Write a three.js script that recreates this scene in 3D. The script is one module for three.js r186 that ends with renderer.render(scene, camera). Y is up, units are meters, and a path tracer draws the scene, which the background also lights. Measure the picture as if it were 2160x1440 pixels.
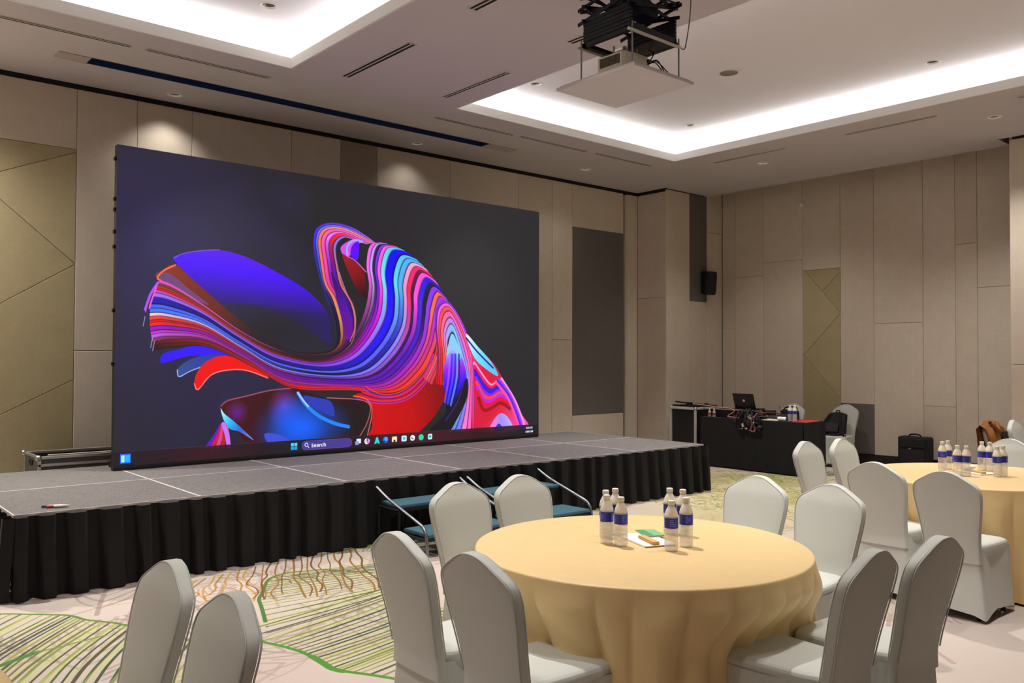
import * as THREE from 'three';
import { RoundedBoxGeometry } from 'three/addons/geometries/RoundedBoxGeometry.js';
import { mergeGeometries, toCreasedNormals } from 'three/addons/utils/BufferGeometryUtils.js';
import { RectAreaLightUniformsLib } from 'three/addons/lights/RectAreaLightUniformsLib.js';

// ---------------------------------------------------------------- camera, exposure, room-wide numbers
const scene = new THREE.Scene();
scene.background = new THREE.Color(0x000000);
const camera = new THREE.PerspectiveCamera(43.73, 2160 / 1440, 0.05, 80);
camera.position.set(0, 1.63, 0);
camera.rotation.set(0.02015, -0.7106, 0.0032, 'YXZ');
scene.add(camera);
const renderer = new THREE.WebGLRenderer({ antialias: true });
renderer.toneMapping = THREE.LinearToneMapping;
renderer.toneMappingExposure = 1.1;
renderer.shadowMap.enabled = true;
RectAreaLightUniformsLib.init();
const COVE = 12, COVE_COLOR = new THREE.Color(1, 0.985, 0.965);     // strips hidden in the ceiling coves
const SPOT_COLOR = new THREE.Color(1, 0.965, 0.915);                  // recessed downlights
const SPOT = 35;
const SCREEN_LIGHT = 0.22;                                          // light thrown by the video wall
const CEIL = 4.52, UPPER = 4.86, BACK = -9.82, RIGHT = 12.9, LEFT = -4.2, FRONT = 3.5;

// ---------------------------------------------------------------- helpers
let seedState = 12345;
const rnd = () => { seedState = (seedState * 1664525 + 1013904223) >>> 0; return seedState / 4294967296; };
const rr = (a, b) => a + (b - a) * rnd();
const lerp = (a, b, t) => a + (b - a) * t;
const clamp = (x, a, b) => Math.max(a, Math.min(b, x));
const smooth = (a, b, x) => { const t = clamp((x - a) / (b - a), 0, 1); return t * t * (3 - 2 * t); };
const used = new Map();
function numbered(name) { const n = used.get(name) ?? 0; used.set(name, n + 1); return n ? name + '_' + String(n).padStart(3, '0') : name; }
function metreUV(g) {                                               // uv in metres from the dominant axis of each normal
  if (g.index) g = g.toNonIndexed();
  const p = g.attributes.position, n = g.attributes.normal, uv = new Float32Array(p.count * 2);
  for (let i = 0; i < p.count; i++) {
    const ax = Math.abs(n.getX(i)), ay = Math.abs(n.getY(i)), az = Math.abs(n.getZ(i));
    if (ax >= ay && ax >= az) { uv[2 * i] = p.getZ(i); uv[2 * i + 1] = p.getY(i); }
    else if (ay >= az) { uv[2 * i] = p.getX(i); uv[2 * i + 1] = p.getZ(i); }
    else { uv[2 * i] = p.getX(i); uv[2 * i + 1] = p.getY(i); }
  }
  g.setAttribute('uv', new THREE.BufferAttribute(uv, 2));
  return g;
}
function prep(g) { const h = g.index ? g.toNonIndexed() : g; for (const k of Object.keys(h.attributes)) if (!['position', 'normal', 'uv'].includes(k)) h.deleteAttribute(k); return h; }
function merged(list) { return list.length === 1 ? list[0] : mergeGeometries(list.map(prep)); }
function obj(name, geos, m, parent = scene) {
  const g = Array.isArray(geos) ? merged(geos) : geos;
  const o = new THREE.Mesh(g, m); o.name = parent === scene ? numbered(name) : name;
  o.castShadow = o.receiveShadow = true;
  if (parent !== scene) { const same = parent.children.filter((c) => c.name.replace(/_\d{3}$/, '') === name).length; if (same) o.name = name + '_' + String(same).padStart(3, '0'); }
  parent.add(o); return o;
}
function thing(name, label, category, [x, y, z] = [0, 0, 0], turn = 0, group) {
  const o = new THREE.Group(); o.name = numbered(name); scene.add(o); o.position.set(x, y, z); o.rotation.y = turn;
  note(label); o.userData = { label, category }; if (group) o.userData.group = group; return o;
}
function note(l) { const n = l.split(/\s+/).length; if (n > 16 || n < 4) console.log(n, l); }
function tag(o, label, category, group) { note(label); o.userData = { label, category }; if (group) o.userData.group = group; return o; }
function struct(name) { const o = new THREE.Group(); o.name = name; used.set(name, 1); o.userData = { kind: 'structure' }; scene.add(o); return o; }
function dup(root, [x, y, z], turn, label) { const r = root.clone(); r.name = numbered(root.name.replace(/_\d{3}$/, '')); scene.add(r); note(label); r.position.set(x, y, z); r.rotation.y = turn; r.userData = { ...root.userData, label }; return r; }
const bx = (w, h, d, x = 0, y = 0, z = 0) => metreUV(new THREE.BoxGeometry(w, h, d).translate(x, y, z));
const rbx = (w, h, d, r, x = 0, y = 0, z = 0, s = 3) => metreUV(new RoundedBoxGeometry(w, h, d, s, r).translate(x, y, z));
const span = (x0, x1, y0, y1, z0, z1) => bx(x1 - x0, y1 - y0, z1 - z0, (x0 + x1) / 2, (y0 + y1) / 2, (z0 + z1) / 2);
const cyl = (r0, r1, h, x = 0, y = 0, z = 0, s = 20) => new THREE.CylinderGeometry(r0, r1, h, s).translate(x, y, z);
const lathe = (pts, s = 28) => new THREE.LatheGeometry(pts.map(([a, b]) => new THREE.Vector2(a, b)), s);
function tube(pts, r, seg = 24, rad = 8, tension = 0.4) { return new THREE.TubeGeometry(new THREE.CatmullRomCurve3(pts.map((p) => new THREE.Vector3(...p)), false, 'catmullrom', tension), seg, r, rad); }
function rod(a, b, r, s = 10) {
  const A = new THREE.Vector3(...a), B = new THREE.Vector3(...b), d = B.clone().sub(A), L = d.length();
  const g = new THREE.CylinderGeometry(r, r, L, s); g.applyQuaternion(new THREE.Quaternion().setFromUnitVectors(new THREE.Vector3(0, 1, 0), d.normalize()));
  return g.translate((A.x + B.x) / 2, (A.y + B.y) / 2, (A.z + B.z) / 2);
}
function bar(a, b, w, h) {                                          // rectangular bar between two points
  const A = new THREE.Vector3(...a), B = new THREE.Vector3(...b), L = A.distanceTo(B), m = new THREE.Matrix4().lookAt(A, B, new THREE.Vector3(0, 1, 0.001));
  return new THREE.BoxGeometry(w, h, L).applyMatrix4(m).translate((A.x + B.x) / 2, (A.y + B.y) / 2, (A.z + B.z) / 2);
}
// grid of points -> smooth surface
function sheet(nu, nv, fn, closeU = false) {
  const pos = [], uv = [], idx = [];
  for (let j = 0; j <= nv; j++) for (let i = 0; i <= nu; i++) { const p = fn(i / nu, j / nv); pos.push(p[0], p[1], p[2]); uv.push(p[3] ?? i / nu, p[4] ?? j / nv); }
  for (let j = 0; j < nv; j++) for (let i = 0; i < nu; i++) { const a = j * (nu + 1) + i, b = a + 1, c = a + nu + 1, d = c + 1; idx.push(a, b, d, a, d, c); }
  const g = new THREE.BufferGeometry(); g.setAttribute('position', new THREE.Float32BufferAttribute(pos, 3)); g.setAttribute('uv', new THREE.Float32BufferAttribute(uv, 2)); g.setIndex(idx); g.computeVertexNormals();
  if (closeU) { const n = g.attributes.normal; for (let j = 0; j <= nv; j++) { const a = j * (nu + 1), b = a + nu; const x = n.getX(a) + n.getX(b), y = n.getY(a) + n.getY(b), z = n.getZ(a) + n.getZ(b), l = Math.hypot(x, y, z) || 1; n.setXYZ(a, x / l, y / l, z / l); n.setXYZ(b, x / l, y / l, z / l); } }
  return g;
}
// convex plan polygon (x, y) -> bevelled slab that faces +z
function slab(poly, depth, bevel = 0.004) {
  const s = new THREE.Shape(poly.map(([x, y]) => new THREE.Vector2(x, y)));
  return new THREE.ExtrudeGeometry(s, { depth: depth - bevel, bevelEnabled: true, bevelSize: bevel, bevelOffset: -bevel, bevelThickness: bevel, bevelSegments: 1 });
}
function cut(poly, [ax, ay], [bx_, by], gap) {                       // split a convex polygon along a line, leaving a gap
  const nx = -(by - ay), ny = bx_ - ax, l = Math.hypot(nx, ny), side = (p) => ((p[0] - ax) * nx + (p[1] - ay) * ny) / l;
  const half = (sg) => { const out = []; for (let i = 0; i < poly.length; i++) { const p = poly[i], q = poly[(i + 1) % poly.length], a = sg * side(p) - gap / 2, b = sg * side(q) - gap / 2; if (a >= 0) out.push(p); if (a * b < 0) { const t = a / (a - b); out.push([lerp(p[0], q[0], t), lerp(p[1], q[1], t)]); } } return out; };
  return [half(1), half(-1)];                                       // left of a->b, right of a->b
}

// ---------------------------------------------------------------- materials
function noiseTexture(size, fn, srgb, rep = 1) {
  const d = new Uint8Array(size * size * 4);
  for (let y = 0; y < size; y++) for (let x = 0; x < size; x++) { const c = fn(x, y), k = (y * size + x) * 4; d[k] = c[0]; d[k + 1] = c[1]; d[k + 2] = c[2]; d[k + 3] = 255; }
  const t = new THREE.DataTexture(d, size, size); t.wrapS = t.wrapT = THREE.RepeatWrapping; t.magFilter = THREE.LinearFilter; t.repeat.set(rep, rep); if (srgb) t.colorSpace = THREE.SRGBColorSpace; t.needsUpdate = true; return t;
}
function smoothNoise(size, cells) {
  const g = Array.from({ length: cells * cells }, () => rnd());
  return (x, y) => { const fx = x / size * cells, fy = y / size * cells, x0 = Math.floor(fx), y0 = Math.floor(fy), tx = fx - x0, ty = fy - y0, at = (a, b) => g[((b + cells) % cells) * cells + ((a + cells) % cells)], s = (t) => t * t * (3 - 2 * t); return lerp(lerp(at(x0, y0), at(x0 + 1, y0), s(tx)), lerp(at(x0, y0 + 1), at(x0 + 1, y0 + 1), s(tx)), s(ty)); };
}
const hexRGB = (h) => [parseInt(h.slice(1, 3), 16), parseInt(h.slice(3, 5), 16), parseInt(h.slice(5, 7), 16)];
function fabricTex(hex, amount, rep) {
  const [r, g, b] = hexRGB(hex), big = smoothNoise(256, 6), mid = smoothNoise(256, 24);
  const rows = Array.from({ length: 256 }, () => rnd() - 0.5), cols = Array.from({ length: 256 }, () => rnd() - 0.5);
  return noiseTexture(256, (x, y) => { const k = 1 + amount * (0.28 * rows[y] + 0.28 * cols[x] + 0.5 * (rnd() - 0.5) + 0.35 * (big(x, y) - 0.5) + 0.3 * (mid(x, y) - 0.5)); return [clamp(r * k, 0, 255), clamp(g * k, 0, 255), clamp(b * k, 0, 255)]; }, true, rep);
}
const weave = noiseTexture(128, (x, y) => { const v = 128 + 60 * Math.sin(x * Math.PI / 2) * ((y >> 2) & 1 ? 1 : -1) + 40 * (rnd() - 0.5); return [v, v, v]; }, false, 6);
const std = (name, color, roughness = 0.7, metalness = 0, more = {}) => { const m = new THREE.MeshStandardMaterial({ color, roughness, metalness, ...more }); m.name = name; return m; };
const wallBeige = ['#d3c6b4', '#d0c2b0', '#d6c9b8'].map((h, i) => std('beige wall fabric ' + i, 0xffffff, 0.9, 0, { map: fabricTex(h, 0.06, 1.3), bumpMap: weave, bumpScale: 0.0006 }));
const wallTaupe = std('taupe wall fabric', 0xffffff, 0.9, 0, { map: fabricTex('#a09180', 0.06, 1.3) });
const wallGrey = std('dark grey wall fabric', 0xffffff, 0.9, 0, { map: fabricTex('#6a6560', 0.08, 1.3) });
const wallGold = ['#b0a27c', '#ac9e79', '#b4a680'].map((h, i) => std('olive gold wall fabric ' + i, 0xffffff, 0.75, 0, { map: fabricTex(h, 0.07, 1.3) }));
const groove = std('dark groove backing', '#4a4138', 0.95);
const ceilingPaint = std('ceiling paint', '#cbc4c6', 0.92), covePaint = std('cove paint', '#ebe8ea', 0.9), fasciaPaint = std('cove lip paint', '#e6e4de', 0.9);
const blackPaint = std('black paint', '#0c0b0e', 0.8), navy = std('navy housing', '#16305f', 0.5), white = std('white plastic', '#e9e7e2', 0.5), offWhite = std('off-white metal', '#d8d3cb', 0.5);
const ventDark = std('vent slot shade', '#1f1a17', 0.85);
const chrome = std('brushed steel', '#b8b8b8', 0.32, 1), alu = std('aluminium edge', '#c9c8c4', 0.38, 0.9), darkSteel = std('dark steel', '#16181d', 0.45, 0.5), black = std('black plastic', '#0d0d10', 0.5), rubber = std('black rubber', '#0a0a0b', 0.75);
const spandex = new THREE.MeshPhysicalMaterial({ color: '#cccec7', roughness: 0.72, sheen: 0.25, sheenRoughness: 0.6, sheenColor: new THREE.Color(0.9, 0.9, 0.88), bumpMap: weave, bumpScale: 0.0002 }); spandex.name = 'stretch chair cover';
const satinTex = fabricTex('#ebcc93', 0.035, 2);
const satin = new THREE.MeshPhysicalMaterial({ color: 0xffffff, map: satinTex, roughness: 0.45, sheen: 0.3, sheenRoughness: 0.5, sheenColor: new THREE.Color(0.9, 0.78, 0.5), side: THREE.DoubleSide }); satin.name = 'gold satin cloth';
const skirtCloth = std('black skirt cloth', '#0b0b0d', 0.85, 0, { side: THREE.DoubleSide });
const deskCloth = std('black desk cloth', '#0e0e10', 0.85, 0, { side: THREE.DoubleSide });
const emit = (name, color, k, base = '#111111') => std(name, base, 0.5, 0, { emissive: new THREE.Color(color), emissiveIntensity: k });

// ---------------------------------------------------------------- floor: carpet with large printed leaves
function carpetTexture(x0, z0, x1, z1, W, H) {
  const cv = document.createElement('canvas'); cv.width = W; cv.height = H; const c = cv.getContext('2d');
  const keep = seedState; seedState = 777;
  c.fillStyle = '#c3b5ab'; c.fillRect(0, 0, W, H);
  c.setTransform(W / (x1 - x0), 0, 0, H / (z1 - z0), -x0 * W / (x1 - x0), -z0 * H / (z1 - z0));
  c.lineCap = c.lineJoin = 'round';
  const path = (pts) => { c.beginPath(); c.moveTo(pts[0][0], pts[0][1]); for (let i = 1; i < pts.length - 1; i++) { const mx = (pts[i][0] + pts[i + 1][0]) / 2, mz = (pts[i][1] + pts[i + 1][1]) / 2; c.quadraticCurveTo(pts[i][0], pts[i][1], mx, mz); } const e = pts[pts.length - 1]; c.lineTo(e[0], e[1]); };
  const line = (pts, color, w, a = 1) => { c.globalAlpha = a; c.strokeStyle = color; c.lineWidth = w; path(pts); c.stroke(); c.globalAlpha = 1; };
  // ghost foliage in mauve and tan underneath
  for (let i = 0; i < 700; i++) {
    const x = rr(-4.5, 13.2), z = rr(-9.9, 3.6), a = rr(0, 6.28), L = rr(0.5, 1.3), col = ['#927f76', '#9c867a', '#8c7d74', '#a68e80'][i % 4];
    const q = [x + L * Math.cos(a), z + L * Math.sin(a)], n = 4 + Math.floor(rr(0, 4));
    line([[x, z], [(x + q[0]) / 2 + rr(-.08, .08), (z + q[1]) / 2 + rr(-.08, .08)], q], col, rr(0.02, 0.035), 0.62);
    for (let k = 1; k < n; k++) for (const s of [-1, 1]) { const t = k / n, bxx = lerp(x, q[0], t), bzz = lerp(z, q[1], t), v = a + s * 0.75, l = L * 0.42 * Math.sin(Math.PI * (0.25 + 0.7 * t)); line([[bxx, bzz], [bxx + l * 0.5 * Math.cos(v), bzz + l * 0.5 * Math.sin(v)], [bxx + l * Math.cos(v - s * 0.25), bzz + l * Math.sin(v - s * 0.25)]], col, rr(0.014, 0.03), 0.5); }
  }
  for (let i = 0; i < 60; i++) { const x = rr(-4, 13), z = rr(-9.8, 3), r = rr(0.3, 0.9), g = c.createRadialGradient(x, z, 0, x, z, r), t = i % 2 ? '214,192,186' : '212,200,180'; g.addColorStop(0, `rgba(${t},0.5)`); g.addColorStop(1, `rgba(${t},0)`); c.fillStyle = g; c.fillRect(x - r, z - r, 2 * r, 2 * r); }
  // one green leaf: rim curve, many near-parallel veins from rim to far side
  const greens = ['#45562c', '#5a7030', '#7a8a3a', '#384a30', '#6b6a3a', '#8c9446', '#4a4630'];
  const mixv = (A, B, t) => [lerp(A[0], B[0], t), lerp(A[1], B[1], t)];
  const along = (pts, t) => { const f = clamp(t, 0, 1) * (pts.length - 1), i = Math.min(pts.length - 2, Math.floor(f)); return mixv(pts[i], pts[i + 1], f - i); };
  function veins(rim, far, n, cols, w) {
    for (let k = 0; k <= n; k++) {
      const t = k / n, a = along(rim, t), b = along(far, t), m = mixv(a, b, 0.5), dx = b[0] - a[0], dz = b[1] - a[1], col = cols[Math.floor(rnd() * cols.length)], ww = w * rr(0.65, 1.3);
      const off = rr(-0.012, 0.012); line([a, [m[0] - dz * 0.05 + off, m[1] + dx * 0.05 + off], b], col, ww, 0.95);
      if (k % 2 === 0) line([mixv(a, b, 0.02), mixv(a, b, 0.5), b], '#b9bf74', ww * 1.8, 0.5);
    }
  }
  function leaf(x, z, a, L, w, cols, rimCol) {
    const rim = [], far = [], N = 12;
    for (let i = 0; i <= N; i++) { const t = i / N, s = Math.sin(Math.PI * Math.pow(t, 0.75)) * w, px = x + L * t * Math.cos(a), pz = z + L * t * Math.sin(a), wob = 0.03 * Math.sin(t * 9 + x); rim.push([px - s * Math.sin(a) + wob, pz + s * Math.cos(a)]); far.push([px + L * 0.28 * Math.cos(a) + s * 0.9 * Math.sin(a), pz + L * 0.28 * Math.sin(a) - s * 0.9 * Math.cos(a)]); }
    veins(rim, far, Math.floor(L / 0.032), cols, 0.0105); line(rim, rimCol, 0.024, 1); line(far, rimCol, 0.012, 0.7);
    line([[x, z], [x + L * 0.6 * Math.cos(a), z + L * 0.6 * Math.sin(a)], [x + L * 1.25 * Math.cos(a), z + L * 1.25 * Math.sin(a)]], '#4c7a2e', 0.02, 0.8);
  }
  const golds = ['#8a5f22', '#a3762c', '#6d451d', '#b48a3e', '#7a5526'];
  for (let i = 0; i < 26; i++) { const far = i < 12; leaf(far ? rr(5.5, 11) : rr(-4, 13), far ? rr(-9, -4.6) : rr(-0.8, 3), rr(0, 6.28), rr(1.0, 2.0), rr(0.25, 0.5), i % 3 ? greens : golds, i % 3 ? '#567c33' : '#8a6a2a'); }
  for (const [x, z, r] of [[9.6, -6.6, 1.9], [7.6, -5.3, 1.3], [8.9, -5.6, 1.2]]) { const g = c.createRadialGradient(x, z, 0, x, z, r); g.addColorStop(0, 'rgba(160,152,96,0.75)'); g.addColorStop(1, 'rgba(160,152,96,0)'); c.fillStyle = g; c.fillRect(x - r, z - r, 2 * r, 2 * r); }
  for (let i = 0; i < 2600; i++) { const x = rr(7.6, 11.5), z = rr(-8.2, -4.9), a = rr(0, 6.28), l = rr(0.05, 0.16); line([[x, z], [x + l * Math.cos(a), z + l * Math.sin(a)]], ['#7d7a3c', '#9a8a48', '#5d6a35', '#8a6a2c'][i % 4], rr(0.012, 0.03), 0.5); }
  // bottom-left leaf
  const rimA = [[0.55, -6.45], [0.85, -6.36], [1.09,-6.24], [1.20,-6.13], [1.33,-6.01], [1.41,-5.93], [1.44,-5.85], [1.46,-5.76], [1.53,-5.66], [1.59,-5.57], [1.63,-5.46], [1.70,-5.39], [1.78,-5.16], [1.83,-4.86], [2.02, -4.7]];
  const farA = [[0.2, -5.7], [0.3, -5.5], [0.4, -5.35], [0.5, -5.2], [0.6, -5.1], [0.65, -5.0], [0.72, -4.92], [0.78, -4.85], [0.85, -4.78], [0.95, -4.7], [1.05, -4.6], [1.15, -4.52], [1.3, -4.4], [1.45, -4.3], [1.6, -4.2]];
  veins(rimA, farA, 34, greens, 0.0185); line(rimA, '#5c7d2c', 0.026);
  line([[0.91,-5.19], [1.02,-5.26], [1.11,-5.30]], '#3d7a2e', 0.045, 0.9); line([[1.11,-5.30], [1.22,-5.31], [1.34,-5.34], [1.46,-5.36]], '#6f8a34', 0.025, 0.85);
  // large leaf in front of the stage
  const rimB = [[2.02, -4.9], [2.15,-4.61], [2.19,-4.49], [2.22,-4.37], [2.23,-4.26], [2.23,-4.14], [2.22,-4.02], [2.25,-3.95], [2.31,-3.86], [2.39,-3.71], [2.55, -3.4], [2.8, -3.1]];
  const farB = [[3.6, -5.3], [3.5, -5.05], [3.42, -4.85], [3.36, -4.7], [3.3, -4.52], [3.24, -4.4], [3.18, -4.3], [3.12, -4.2], [3.06, -4.1], [3.05, -3.95], [3.1, -3.7], [3.2, -3.4]];
  veins(rimB, farB, 28, greens, 0.0175);
  const leftB = [[2.18,-4.68], [2.3, -5.0], [2.42,-5.32], [2.48,-5.51], [2.57,-5.63], [2.70,-5.87], [2.79,-5.98], [2.94,-6.04], [3.04,-6.00], [3.20,-5.96], [3.29,-5.82], [3.44,-5.62]];
  veins(leftB.slice(0, 8), [[3.5, -5.1], [3.6, -5.2], [3.68, -5.3], [3.75, -5.4], [3.8, -5.5], [3.85, -5.6], [3.9, -5.7], [3.95, -5.8]], 20, greens, 0.0155);
  line(rimB, '#4f8a2c', 0.03); line(rimB.slice(4, 8), '#4f8a2c', 0.045); line(leftB.slice(1), '#47702f', 0.026);
  // brown and gold strands in front of the skirt
  for (let i = 0; i < 24; i++) { const t = i / 23, x = lerp(2.1, 3.75, t), z = lerp(-6.12, -6.5, t), e = [lerp(1.95, 3.2, t) + rr(-.05, .05), lerp(-5.75, -5.15, t) + rr(-.12, .1)], q = [[x + .1, z - .1]]; for (let k = 1; k < 6; k++) q.push([lerp(x, e[0], k / 6) + rr(-.035, .05), lerp(z, e[1], k / 6) + rr(-.03, .03)]); q.push(e); line(q, t < 0.35 ? golds[i % 2 ? 1 : 3] : golds[i % 2 ? 2 : 0], rr(0.009, 0.017), 0.92); if (i % 3 === 0) line([q[3], [q[3][0] + .07, q[3][1] + .03], [q[4][0] + .1, q[4][1]]], golds[i % 5], 0.011, 0.8); }
  for (let i = 0; i < 7; i++) line([[lerp(2.5, 2.85, i / 6), lerp(-5.65, -5.95, i / 6)], [lerp(2.9, 3.2, i / 6), -5.7 - .03 * i], [lerp(3.3, 3.7, i / 6), -5.55 - .05 * i]], '#55602f', 0.013, 0.8);
  seedState = keep;
  const t = new THREE.CanvasTexture(cv); t.colorSpace = THREE.SRGBColorSpace; t.anisotropy = 8; return t;
}
{
  const floor = struct('floor');
  const tuft = noiseTexture(128, () => { const v = 90 + 120 * rnd(); return [v, v, v]; }, false, 1);
  const piece = (x0, z0, x1, z1, W, H) => {
    const g = new THREE.BoxGeometry(x1 - x0, 0.06, z1 - z0); g.translate((x0 + x1) / 2, -0.03, (z0 + z1) / 2);
    const p = g.attributes.position, uv = g.attributes.uv; for (let i = 0; i < p.count; i++) uv.setXY(i, (p.getX(i) - x0) / (x1 - x0), 1 - (p.getZ(i) - z0) / (z1 - z0));
    const b = tuft.clone(); b.repeat.set((x1 - x0) * 2.2, (z1 - z0) * 2.2); b.needsUpdate = true;
    obj('carpet_width', g, std('patterned carpet', 0xffffff, 0.95, 0, { map: carpetTexture(x0, z0, x1, z1, W, H), bumpMap: b, bumpScale: 0.002 }), floor);
  };
  piece(0.3, -6.7, 4.2, -2.8, 2048, 2048);
  piece(4.2, -6.7, 8.2, -0.9, 1400, 2030);
  piece(0.3, -2.8, 4.2, -0.9, 1024, 512);
  piece(8.2, -9.95, 13.2, -0.9, 1024, 1600);
  piece(0.3, -9.95, 8.2, -6.7, 512, 256);
  piece(-4.4, -9.95, 0.3, -0.9, 512, 900);
  piece(-4.4, -0.9, 13.2, 3.7, 1600, 400);
}

// ---------------------------------------------------------------- walls
const PANEL = 0.03;
function wallPanel(parent, poly, m, plane, label) {                // poly in the wall's own (u, y); plane 'back' (u = x) or 'right' (u = z)
  let g = slab(poly, PANEL, 0.004);
  if (plane.axis === 'right') g = g.rotateY(-Math.PI / 2).translate(plane.at, 0, 0);      // local x -> world z
  else if (plane.axis === 'left-face') g = g.rotateY(-Math.PI / 2).translate(plane.at, 0, 0);
  else g = g.translate(0, 0, plane.at);
  const o = obj('panel', metreUV(g), m, parent); if (label) o.userData.label = label; return o;
}
const G = 0.002;
const rect = (u0, u1, y0, y1) => [[u0 + G, y0 + G], [u1 - G, y0 + G], [u1 - G, y1 - G], [u0 + G, y1 - G]];
const TOP = 4.468;
let beigeTurn = 0; const beige = () => wallBeige[beigeTurn++ % 3];
{
  const w = struct('wall_back');
  obj('backing', span(LEFT - 0.2, 11.3, 0, 5.0, BACK - 0.17, BACK), groove, w);
  const P = { axis: 'back', at: BACK };
  const strips = [[-4.2, -2.6], [-2.6, -1.3], [-1.3, 0.2], [0.2, 1.0]];
  for (const [a, b] of strips) wallPanel(w, rect(a, b, 0.14, TOP), beige(), P);
  wallPanel(w, rect(1.0, 2.345, 3.825, TOP), beige(), P);
  // olive panel, facetted by diagonal joints
  let rest = rect(1.0, 2.345, 0.14, 3.825), top;
  const V = [2.347,2.611], l1 = [1.662,2.165], l2a = [1.947,2.956], l3a = [1.644,3.487], l3b = [2.179,3.724], l4a = [1.677,1.051], l4b = [2.187,1.315];
  const parts = [];
  [top, rest] = (() => { const [a, b] = cut(rest, l1, V, 0.0035); return [a, b]; })();
  { const [a, b] = cut(top, l2a, V, 0.0035); parts.push(b); const [c, d] = cut(a, l3a, l3b, 0.0035); parts.push(c, d); }
  { const [a, b] = cut(rest, l4a, l4b, 0.0035); parts.push(a, b); }
  parts.forEach((p, i) => wallPanel(w, p, wallGold[i % 3], P, 'olive gold wall panel facet'));
  wallPanel(w, rect(2.345, 2.955, 0.14, 1.70), beige(), P); wallPanel(w, rect(2.345, 2.955, 1.70, TOP), beige(), P);
  for (const [a, b] of [[2.955, 3.56], [3.56, 4.79], [4.79, 5.48], [6.03, 7.245], [7.245, 8.55]]) wallPanel(w, rect(a, b, 0.14, TOP), beige(), P);
  wallPanel(w, rect(5.48, 6.03, 0.14, TOP), wallTaupe, P, 'darker taupe wall panel');
  wallPanel(w, rect(8.55, 9.26, 0.14, TOP), beige(), P);
  wallPanel(w, rect(9.26, 9.715, 0.14, 1.935), beige(), P); wallPanel(w, rect(9.26, 9.715, 1.935, TOP), beige(), P);
  wallPanel(w, rect(9.715, 10.94, 3.775, TOP), beige(), P); wallPanel(w, rect(9.715, 10.94, 0.14, 0.715), beige(), P);
  wallPanel(w, rect(9.715, 10.94, 0.715, 3.775), wallGrey, P, 'dark grey wall panel');
  wallPanel(w, rect(11.03, 11.3, 0.14, TOP), beige(), P);
  const strip = obj('metal_strip', [bx(0.035, 4.3, 0.05, 10.985, 2.3, BACK + 0.025)], std('pale strip paint', '#cfc6b8', 0.5), w); strip.userData.label = 'pale vertical metal edge strip';
  // pier in the corner
  const pier = new THREE.Group(); pier.name = 'pier'; w.add(pier);
  obj('backing', span(11.33, 13.1, 0, 5.0, BACK - 0.17, -9.18), groove, pier);
  const F = { axis: 'back', at: -9.18 };
  wallPanel(pier, rect(11.3, 11.93, 0.14, 4.5), beige(), F); wallPanel(pier, rect(11.93, 12.425, 0.14, 2.64), beige(), F);
  wallPanel(pier, rect(11.93, 12.425, 2.64, 4.5), wallGrey, F, 'dark grey wall panel behind the speaker');
  wallPanel(pier, rect(12.425, 12.88, 0.14, 3.885), beige(), F); wallPanel(pier, rect(12.425, 12.88, 3.885, 4.85), beige(), F);
  const Lf = { axis: 'left-face', at: 11.33 };
  wallPanel(pier, rect(-9.79, -9.155, 0.14, 2.68), beige(), Lf); wallPanel(pier, rect(-9.79, -9.155, 2.68, TOP), beige(), Lf);
}
{
  const t = struct('trim_1');                                       // black shadow gap under the ceiling
  obj('shadow_gap', [span(LEFT, 11.31, TOP, CEIL, BACK, BACK + 0.028), span(11.302, 11.33, TOP, CEIL, BACK, -9.165)], blackPaint, t);
}
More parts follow.
